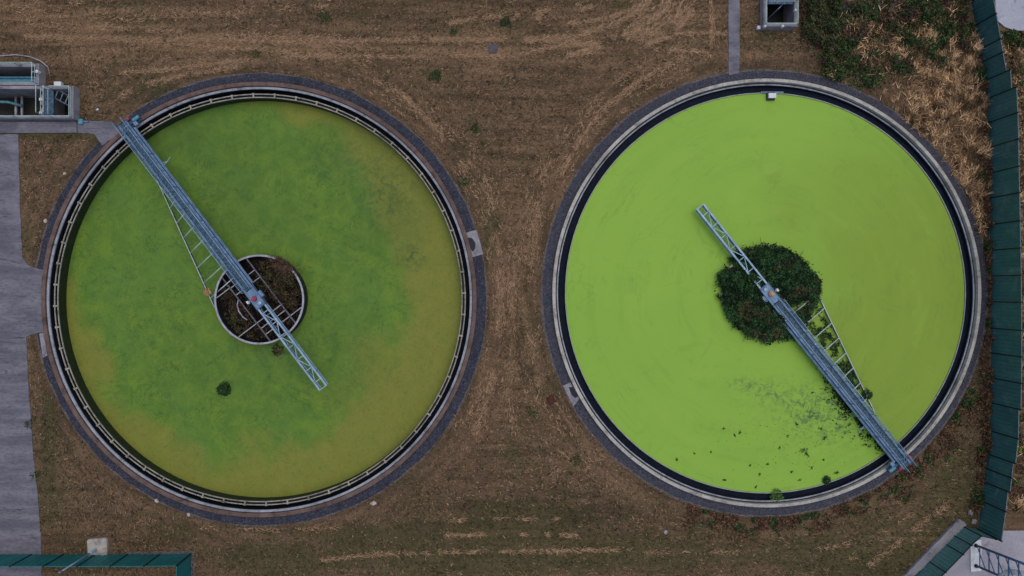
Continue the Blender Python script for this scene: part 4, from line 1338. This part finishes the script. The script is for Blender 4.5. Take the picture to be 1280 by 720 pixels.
# tall uncut golden grass between the lime tank and the tall fence
def tall_grass(n):
    px = RNG.uniform(1020, 1282, n); py = RNG.uniform(-10, 660, n)
    p = 0 * px
    for cx, cy, rx, ry, q in ((1180, 110, 46, 62, 1.0), (1215, 190, 20, 70, 1.0), (1095, 45, 34, 30, .55), (1130, 66, 30, 22, .55), (1042, 78, 8, 18, .8), (1205, 60, 20, 26, .6), (1273, 130, 14, 60, .8), (1273, 300, 10, 200, .5), (1150, 140, 30, 30, .7), (1222, 275, 8, 30, .7), (1274, 640, 20, 14, .6), (1272, 66, 20, 18, .4)):
        p = np.maximum(p, q * np.exp(-((np.abs(px - cx) / rx) ** 3 + (np.abs(py - cy) / ry) ** 3)))
    n1 = fbm(px / 16, py / 16, 55)
    k = (RNG.random(n) < p * (0.35 + 1.1 * sstep(n1, 0.35, 0.6)))
    x = (px - 640) * S; y = (360 - py) * S
    fence_x = np.interp(py, ys_, bx)
    k &= free_mask(x, y) & ~((px > fence_x - 4) & (px < fence_x + 4))
    k &= ~((px > fence_x) & (px < fence_x + 24))
    x, y, px, py = x[k], y[k], px[k], py[k]
    n = len(x)
    # swathes lodged by the wind: the lean is the same within a clump
    ang = 6.5 * fbm(px / 26, py / 26, 61) - 1.2 + RNG.normal(0, 0.7, n)
    el = RNG.uniform(0.15, 1.0, n)
    direc = np.stack([np.cos(ang) * np.cos(el), np.sin(ang) * np.cos(el), np.sin(el)], 1)
    hgt = fbm(px / 12, py / 12, 71)
    base = np.stack([x, y, np.maximum(0, (hgt - 0.35)) * 1.1], 1)
    col = pick(C3((176, 146, 112), (158, 128, 96), (136, 108, 78), (192, 164, 128), (114, 90, 64), (94, 76, 56), (72, 60, 44)), n)
    col *= (0.25 + 1.75 * sstep(fbm(px / 7, py / 7, 81), 0.25, 0.72))[:, None] * 1.12
    o = blade_mesh('tall_grass', base, direc, RNG.uniform(0.22, 0.62, n), RNG.uniform(0.02, 0.04, n), np.tile([0.0, 0.0, 1.0], (n, 1)) + RNG.normal(0, 0.35, (n, 3)), col, M['tint_soft'], bend=0.15)
    tag(o, 'tall lodged golden grass before the dark green fence', 'tall grass', kind='stuff')
tall_grass(210000)

def leaf_mass(name, px, py, hz, col, size=(0.05, 0.16), mat='tint', parent=None, origin=None, zmul=1.0):
    n = len(px)
    x = (px - 640) * S; y = (360 - py) * S
    a = RNG.uniform(0, 2 * math.pi, n)
    el = RNG.normal(0.15, 0.5, n)
    direc = np.stack([np.cos(a) * np.cos(el), np.sin(a) * np.cos(el), np.sin(el)], 1)
    base = np.stack([x, y, hz], 1)
    if origin is not None:
        base = base - np.array(origin)[None, :]
    up = np.tile([0.0, 0.0, 1.0], (n, 1)) + RNG.normal(0, 0.55, (n, 3))
    return blade_mesh(name, base, direc, RNG.uniform(size[0], size[1], n), RNG.uniform(size[0] * 0.8, size[1] * 0.75, n), unit(up), col, M[mat], parent)

GREENS = C3((44, 68, 34), (36, 58, 30), (56, 80, 38), (28, 46, 26), (72, 92, 44))
DEEP = C3((32, 62, 30), (26, 52, 28), (42, 76, 38), (52, 84, 44), (20, 38, 24))
BROWNS = C3((78, 62, 48), (60, 48, 38), (96, 78, 60), (48, 40, 32))

def brambles(n):
    px = RNG.uniform(1000, 1282, n); py = RNG.uniform(-12, 125, n)
    p = 0 * px
    for cx, cy, rx, ry, q in ((1030, 15, 26, 34, 1.0), (1050, 50, 24, 36, 1.0), (1065, 88, 30, 18, .95), (1078, 102, 12, 7, 1), (1155, 34, 58, 20, 1.0), (1110, 16, 40, 9, 1.0), (1185, 48, 26, 14, .9), (1110, 22, 30, 8, .9), (1260, 46, 22, 10, .9), (1125, 80, 12, 12, .5), (1150, 0, 60, 4, .4), (1165, 75, 14, 10, .35)):
        p = np.maximum(p, q * np.exp(-((np.abs(px - cx) / rx) ** 3 + (np.abs(py - cy) / ry) ** 3)))
    cl = fbm(px / 11, py / 11, 91)
    k = RNG.random(n) < p * (0.2 + 1.3 * sstep(cl, np.where(py < 55, 0.26, 0.36), np.where(py < 55, 0.44, 0.56)))
    fence_x = np.interp(py, ys_, bx)
    x = (px - 640) * S; y = (360 - py) * S
    k &= free_mask(x, y) & ~((px > fence_x - 5) & (px < fence_x + 28))
    px, py, cl = px[k], py[k], cl[k]
    n = len(px)
    hz = np.maximum(0.02, (cl - 0.33) * 2.6) * RNG.uniform(0.35, 1.0, n) * 0.8
    col = pick(GREENS, n, 0.25)
    b = (RNG.random(n) < np.where((px < 1040) & (py < 70), 0.5, 0.22)) | (fbm(px / 20, py / 20, 95) > 0.62)
    col[b] = pick(BROWNS, b.sum(), 0.25)
    o = leaf_mass('brambles', px, py, hz, col, (0.07, 0.19))
    tag(o, 'dark green brambles mixed with brown stems above the dry grass', 'brambles', kind='stuff')
brambles(120000)

# scruffy brown growth along the foot of the tall fence and round the lime tank
def rough_edge(n):
    py = RNG.uniform(40, 650, n)
    fx_ = np.interp(py, ys_, bx)
    px = fx_ - np.abs(RNG.normal(0, 5.5, n)) - 1.2
    out = RNG.random(n) < 0.25
    px = np.where(out, RNG.uniform(1262, 1284, n), px)
    fence_top = np.interp(py, ys_, bx) + 36
    m2 = RNG.random(n) < 0.3                       # along the lower right gravel edge
    th = RNG.uniform(math.radians(25), math.radians(110), n)
    rr = 281 + np.abs(RNG.normal(0, 12, n))
    px = np.where(m2, 956 + rr * np.cos(th), px); py = np.where(m2, 366 + rr * np.sin(th), py)
    cl = fbm(px / 9, py / 9, 101)
    k = cl > 0.45
    x = (px - 640) * S; y = (360 - py) * S
    k &= free_mask(x, y)
    px, py, cl = px[k], py[k], cl[k]
    n = len(px)
    hz = np.maximum(0.02, (cl - 0.4) * 1.6) * RNG.uniform(0.2, 1, n)
    hz = np.where(m2[k], hz * 0.4, hz)
    col = pick(np.concatenate([BROWNS, C3((104, 72, 52), (88, 54, 42), (120, 92, 66))]), n, 0.25)
    g = fbm(px / 14, py / 14, 103) > 0.58
    col[g] = pick(GREENS, g.sum(), 0.2)
    o = leaf_mass('scrub', px, py, hz, col, (0.06, 0.2))
    tag(o, 'brown weedy scrub along the foot of the tall fence', 'scrub', kind='stuff')
rough_edge(34000)

# bush grown over the right drum
def drum_bush():
    c = P(959.5, 366)
    t = thing('bush', 'big dark green bush covering the middle of the lime green tank', 'bush', (c.x, c.y, 0))
    n = 52000
    a = RNG.uniform(0, 2 * math.pi, n); r = np.sqrt(RNG.random(n))
    ang = a
    edge = np.maximum(57.5, 58.6 + 3.5 * np.sin(2 * ang + 2.4) + 2.6 * np.sin(6 * ang + 0.9) + 2.5 * np.sin(3 * ang + 0.2) + 9.0 * (fbm(np.cos(a) * 3 + 5, np.sin(a) * 3 + 5, 111) - 0.5) * 2) + RNG.normal(0, 2.2, n)
    px = 959.5 + edge * r * np.cos(a); py = 366 - edge * r * np.sin(a)
    cl = fbm(px / 9, py / 9, 113)
    # dark hollow round the platform
    bx_, by_ = px - 962, py - 366
    al = bx_ * 0.623 + by_ * 0.782; sd = bx_ * 0.782 - by_ * 0.623
    hol = np.exp(-((al + 2) / 26) ** 2 - ((sd + 6) / 11) ** 2)
    k = (cl > 0.3) & (RNG.random(n) > hol * 1.3)
    px, py, cl, r, al, sd = px[k], py[k], cl[k], r[k], al[k], sd[k]
    n = len(px)
    prof = np.sqrt(np.maximum(0, 1 - (r * 0.96) ** 2.6))
    top = 0.1 + 0.72 * prof * (0.45 + 1.0 * cl)
    top = np.where(np.abs(sd) < 9, np.minimum(top, 0.62), top)
    # a shoot grows over the lattice boom
    hz = top * RNG.uniform(0.45, 1.0, n) + 0.02
    col = pick(DEEP, n, 0.25)
    col *= (0.35 + 1.25 * sstep(fbm(px / 5, py / 5, 117), 0.3, 0.7))[:, None]
    dry = fbm(px / 14, py / 14, 118) > 0.62
    dry &= (RNG.random(n) < 0.55) & (px + py > 1300)
    col[dry] = pick(C3((74, 66, 46), (58, 50, 38), (90, 80, 52)), dry.sum(), 0.2)
    b = (np.exp(-(((px - 985) / 20) ** 2 + ((py - 330) / 14) ** 2)) + np.exp(-(((px - 1000) / 18) ** 2 + ((py - 385) / 14) ** 2)) + np.exp(-(((px - 965) / 20) ** 2 + ((py - 405) / 14) ** 2)) + np.exp(-(((px - 930) / 22) ** 2 + ((py - 315) / 10) ** 2))) * (0.3 + fbm(px / 7, py / 7, 119)) * RNG.random(n) > 0.5
    col[b] = pick(C3((62, 52, 40), (50, 43, 34), (78, 68, 50), (44, 48, 32)), b.sum(), 0.2)
    n = 420                                   # a shoot grows over one chord of the lattice boom
    ax = 935.6 + RNG.normal(0, 2.2, n); ay = 346.2 + RNG.normal(0, 2.2, n)
    px = np.concatenate([px, ax]); py = np.concatenate([py, ay])
    hz = np.concatenate([hz, RNG.uniform(0.62, 1.0, n)]); col = np.concatenate([col, pick(DEEP, n, 0.25)])
    leaf_mass('foliage', px, py, hz, col, (0.06, 0.17), parent=t, origin=(c.x, c.y, 0))
    m = MB()
    rd = random.Random(5)
    for i in range(90):
        a = rd.uniform(0, 6.28); r0 = rd.uniform(0.3, 2.6)
        p = Vector((r0 * math.cos(a), r0 * math.sin(a), 0.05))
        a2 = a + rd.uniform(-0.8, 0.8)
        q = p + Vector((math.cos(a2), math.sin(a2), 0)) * rd.uniform(0.5, 1.2) + Vector((0, 0, rd.uniform(0.15, 0.6)))
        m.tube([p, p.lerp(q, 0.5) + Vector((0, 0, 0.12)), q], 0.018, 5, 0.006)
    for a, l in ((1.75, 4.1), (1.9, 3.95), (0.9, 3.9), (3.9, 4.0), (4.2, 4.05), (2.6, 3.9)):
        p = Vector((2.8 * math.cos(a), 2.8 * math.sin(a), 0.3)); q = Vector((l * math.cos(a), l * math.sin(a), 0.5))
        m.tube([p, p.lerp(q, 0.5) + Vector((0, 0, 0.1)), q], 0.025, 5, 0.012)
    m.build('twigs', rough_mat('bush_twigs', rgb(66, 50, 40), rgb(48, 38, 32), None, 3, 16), t)
drum_bush()

# dead plants in the left drum
def drum_weeds():
    c = P(325, 375)
    t = thing('dead_plants', 'tangle of dead brown plants growing inside the round steel drum', 'plants', (c.x, c.y, 0))
    n = 26000
    a = RNG.uniform(0, 2 * math.pi, n); r = np.sqrt(RNG.random(n)) * 52
    px = 325 + r * np.cos(a); py = 375 - r * np.sin(a)
    p = 0 * px
    for cx, cy, rx, ry, q in ((355, 352, 22, 26, 1.0), (342, 338, 20, 12, .7), (365, 372, 12, 16, .8), (296, 395, 14, 16, .7), (283, 372, 12, 12, .55), (305, 415, 18, 10, .6), (350, 390, 14, 14, .45), (330, 415, 14, 8, .4), (320, 350, 16, 12, .3)):
        p = np.maximum(p, q * np.exp(-(((px - cx) / rx) ** 2 + ((py - cy) / ry) ** 2)))
    cl = fbm(px / 6, py / 6, 131)
    k = RNG.random(n) < p * (0.1 + 1.2 * sstep(cl, 0.4, 0.6))
    px, py, cl, p = px[k], py[k], cl[k], p[k]
    n = len(px)
    east = np.exp(-(((px - 357) / 24) ** 2 + ((py - 352) / 26) ** 2))
    hz = -0.54 + (0.25 + 0.75 * east) * RNG.uniform(0.1, 1, n) * (0.5 + cl)
    col = pick(np.concatenate([BROWNS * 0.6, C3((96, 82, 62), (72, 62, 50), (58, 54, 42))]), n, 0.3)
    g = RNG.random(n) < np.where((px < 300) & (py > 395), 0.6, 0.14 + 0.2 * (np.abs(py - 352) < 10))
    col[g] = pick(C3((64, 72, 40), (80, 84, 52), (52, 60, 36)), g.sum(), 0.2)
    x = (px - 640) * S; y = (360 - py) * S
    aa = RNG.normal(0.9, 1.1, n); el = RNG.normal(0.25, 0.45, n)
    direc = np.stack([np.cos(aa) * np.cos(el), np.sin(aa) * np.cos(el), np.sin(el)], 1)
    base = np.stack([x - c.x, y - c.y, hz], 1)
    blade_mesh('dry_leaves', base, direc, RNG.uniform(0.06, 0.3, n), RNG.uniform(0.025, 0.08, n), unit(np.tile([0.0, 0.0, 1.0], (n, 1)) + RNG.normal(0, 0.5, (n, 3))), col, M['tint_soft'], t)
    m = MB()
    rd = random.Random(9)
    for i in range(80):
        e = rd.random() < 0.65
        cx, cy = ((1.6, 1.3) if e else (-1.5, -1.1))
        p = Vector((cx + rd.gauss(0, 0.6), cy + rd.gauss(0, 0.6), -0.56))
        q = p + Vector((rd.gauss(0.2, 0.5), rd.gauss(0.2, 0.5), rd.uniform(0.2, 0.9)))
        m.tube([p, p.lerp(q, 0.5) + Vector((0, 0, 0.1)), q], 0.018, 5, 0.007)
    for i in range(26):                       # stems spilling over the rim
        a = rd.gauss(0.95, 0.12)
        p = Vector((2.3 * math.cos(a), 2.3 * math.sin(a), 0.05)); l = rd.uniform(3.1, 3.55)
        q = Vector((l * math.cos(a + rd.gauss(0, .06)), l * math.sin(a + rd.gauss(0, .06)), 0.3))
        m.tube([p, p.lerp(q, 0.5) + Vector((0, 0, 0.3)), q], 0.02, 5, 0.01)
    m.build('stems', rough_mat('dead_stems', rgb(104, 82, 66), rgb(72, 56, 46), None, 3, 16), t)
    n = 900                                   # and the dead leaves on them
    a = RNG.normal(0.95, 0.16, n); rr = RNG.uniform(2.5, 3.5, n)
    base = np.stack([rr * np.cos(a), rr * np.sin(a), RNG.uniform(0.1, 0.45, n)], 1)
    aa = RNG.uniform(0, 6.28, n)
    direc = np.stack([np.cos(aa), np.sin(aa), 0 * aa], 1)
    blade_mesh('overhanging_leaves', base, direc, RNG.uniform(0.06, 0.22, n), RNG.uniform(0.03, 0.08, n), unit(np.tile([0.0, 0.0, 1.0], (n, 1)) + RNG.normal(0, 0.4, (n, 3))), pick(BROWNS, n, 0.25), M['tint_soft'], t)
drum_weeds()
m = MB()
cp = [(298, 374), (296.5, 381), (298.5, 389), (303.5, 396), (309, 400)]
m.tube([P(x, y, -0.15) for x, y in cp], 0.05, 8)
tag(m.build('curved_pipe', M['drum'], None, smooth=True), 'short curved grey pipe lying inside the round steel drum', 'pipe')

def tuft(name, px, py, r, label, cat, pal, n=260, h=0.3, z=0.0, group=None, mat='tint'):
    if name == 'weed':
        n, h = int(n * 0.55), h * 0.4
    c = P(px, py, z)
    t = thing(name, label, cat, (c.x, c.y, z), 0, group)
    a = RNG.uniform(0, 2 * math.pi, n); rr = np.sqrt(RNG.random(n)) * r
    cl = 0.5 + (0.5 if name == 'weed' else 0.15) * np.sin(a * 3 + px)
    rr = rr * (0.65 + 0.5 * cl)
    el = RNG.normal(0.3, 0.45, n)
    aa = a + RNG.normal(0, 0.9, n)
    direc = np.stack([np.cos(aa) * np.cos(el), np.sin(aa) * np.cos(el), np.sin(el)], 1)
    base = np.stack([rr * np.cos(a), rr * np.sin(a), 0.02 + h * RNG.random(n) * np.maximum(0.1, 1 - rr / (r * 1.2))], 1)
    blade_mesh('leaves', base, direc, RNG.uniform(0.06, 0.17, n), RNG.uniform(0.035, 0.09, n), unit(np.tile([0.0, 0.0, 1.0], (n, 1)) + RNG.normal(0, 0.5, (n, 3))), pick(pal, n, 0.25), M[mat], t)
    m = MB()
    rd = random.Random(int(px))
    for i in range(7):
        b = rd.uniform(0, 6.28)
        m.tube([(0, 0, -0.02), (r * 0.6 * math.cos(b), r * 0.6 * math.sin(b), h * 0.5)], 0.012, 4, 0.005)
    m.build('stems', M['dark_tube'], t)
    return t
W = 'green weeds in the mown grass'
tuft('weed', 545, 95, 0.42, 'brightest green weed in the mown grass above the gap between the tanks', 'weed', GREENS, 300, group=W)
tuft('weed', 632, 28, 0.38, 'dark green weed in the mown grass above the small manhole cover', 'weed', GREENS, 260, group=W)
tuft('weed', 594, 160, 0.35, 'low green weed right of the top of the dark olive tank', 'weed', GREENS, 160, 0.15, group=W)
tuft('weed', 579, 227, 0.42, 'dark green weed touching the gravel walk above the slab with opening', 'weed', GREENS, 240, 0.2, group=W)
tuft('weed', 567, 40, 0.25, 'small green weed in the straw row left of the manhole', 'weed', GREENS, 130, 0.15, group=W)
tuft('weed', 666, 514, 0.5, 'flat green weed next to the rust red heap', 'weed', GREENS, 170, 0.12, group=W)
tuft('weed', 720, 575, 0.45, 'flat green weed below the lower left edge of the lime tank', 'weed', GREENS, 170, 0.12, group=W)
tuft('weed', 320, 67, 0.3, 'small grey green weed in the straw row above the dark olive tank', 'weed', GREENS, 130, 0.12, group=W)
tuft('weed', 405, 22, 0.55, 'wide low green weed near the top of the field', 'weed', GREENS, 200, 0.12, group=W)
tuft('weed', 1131, 621, 0.4, 'green weed in the grass below the outer end of the lime tank bridge', 'weed', GREENS, 200, 0.2, group=W)
tuft('weed', 44, 593, 0.35, 'green weed on the road edge above the teal fence', 'weed', GREENS, 150, 0.2, group=W)
tuft('weed', 36, 530, 0.3, 'green weed on the road edge below the narrow slab', 'weed', GREENS, 120, 0.2, group=W)
tuft('floating_plant', 280.5, 486, 0.55, 'round dark green plant floating alone on the olive green algae', 'water plant', DEEP, 420, 0.25, -0.95)
tuft('rim_weed', 970, 619, 0.5, 'yellow green weed growing on the lower rim of the lime green tank', 'weed', C3((92, 126, 52), (78, 108, 46), (64, 92, 42)), 190, 0.2, -0.05)
tuft('skimmer_weed', 1083, 493, 0.4, 'dark green weed caught on the skimmer of the lime tank bridge', 'weed', DEEP, 200, 0.4, 0.05)
tuft('fence_weed', 1279, 556, 0.6, 'bright yellow green weed behind the tall fence', 'weed', C3((120, 146, 40), (96, 124, 38), (80, 104, 36)), 300, 0.5)
tuft('rim_weed', 1033, 600, 0.3, 'small dark weed on the rim of the lime tank near its bridge', 'weed', DEEP, 160, 0.2, -0.05)
tuft('debris_clump', 259.5, 365, 0.24, 'small buff clump of dead leaves stuck on the skimmer by the drum', 'debris', C3((206, 160, 124), (184, 138, 102), (150, 108, 80)), 90, 0.1, -0.1, mat='tint_soft')
tuft('debris_clump', 347, 437, 0.45, 'brown clump of dead stems floating below the round steel drum', 'debris', BROWNS, 150, 0.12, -0.95, mat='tint_soft')

# weed hanging along the inner side of the right bridge, and torn weed drifting next to it
def right_debris():
    n = 3200
    al = RNG.uniform(70, 250, n); sd = -RNG.gamma(1.5, 4.0, n) - 3
    cl = fbm(al / 9, sd / 9, 141)
    dens = np.exp(-((al - 190) / 42) ** 2)
    k = (cl > 0.47) & (RNG.random(n) < dens)
    al, sd = al[k], sd[k]
    px = 957 + al * 0.623 + sd * 0.782; py = 366 + al * 0.782 - sd * 0.623
    n = len(px)
    col = pick(DEEP * 0.8, n, 0.3)
    o = leaf_mass('torn_weed', px, py, RNG.uniform(-0.05, 0.02, n), col, (0.06, 0.2))
    # between skimmer and walkway
    n2 = 2600
    f = RNG.random(n2); e = RNG.random(n2)
    ax = 1020 + f * 68; ay = 374 + f * 130
    w2 = 24 * (1 - f) + 5
    qx = ax - e * w2 * 0.78; qy = ay + e * w2 * 0.62
    c2 = fbm(qx / 7, qy / 7, 143)
    k = c2 > 0.5
    leaf2 = leaf_mass('caught_weed', qx[k], qy[k], RNG.uniform(-0.06, 0.05, k.sum()), pick(np.concatenate([DEEP, GREENS]), k.sum(), 0.3), (0.06, 0.18))
    tag(o, 'dark torn weed drifting along the inner side of the lime tank bridge', 'floating weed', kind='stuff')
    tag(leaf2, 'ragged green weed caught between skimmer and walkway in the lime tank', 'floating weed', kind='stuff')
    # specks
    spots = [(846, 575, .16), (905, 536, .1), (945, 609, .12), (1005, 563, .28), (1009, 568, .2), (1046, 591, .2), (1033, 600, .2), (925, 541, .12), (1027, 536, .12), (1031, 548, .2), (996, 530, .16), (1016, 491, .1), (919, 545, .1), (1082, 556, .16), (906, 600, .14), (950, 593, .1), (990, 590, .1), (975, 560, .1), (960, 580, .1), (1000, 600, .08), (1015, 585, .1), (985, 545, .1), (938, 582, .1), (1030, 575, .08), (889, 565, .07), (868, 567, .07)]
    m_px, m_py = [], []
    for x, y, r in spots:
        q = int(230 * r)
        dr_ = RNG.random() * 3.14
        t1 = RNG.normal(0, r * 9, q); t2 = RNG.normal(0, r * 4, q)
        m_px.append(x + t1 * math.cos(dr_) - t2 * math.sin(dr_)); m_py.append(y + t1 * math.sin(dr_) + t2 * math.cos(dr_))
    q = 170
    m_px.append(RNG.normal(1000, 55, q)); m_py.append(RNG.normal(555, 30, q))
    q = 60
    m_px.append(RNG.normal(1040, 26, q)); m_py.append(RNG.normal(520, 22, q))
    qx, qy = np.concatenate(m_px), np.concatenate(m_py)
    k = (np.hypot(qx - 957, qy - 366) < 246) & ((qx - 957) * 0.782 - (qy - 366) * 0.623 < -4)
    qx, qy = qx[k], qy[k]
    o = leaf_mass('weed_specks', qx, qy, RNG.uniform(-0.06, -0.045, len(qx)), pick(DEEP, len(qx), 0.3), (0.04, 0.085))
    tag(o, 'scattered dark specks of weed floating on the lime green duckweed', 'floating weed', kind='stuff')
right_debris()
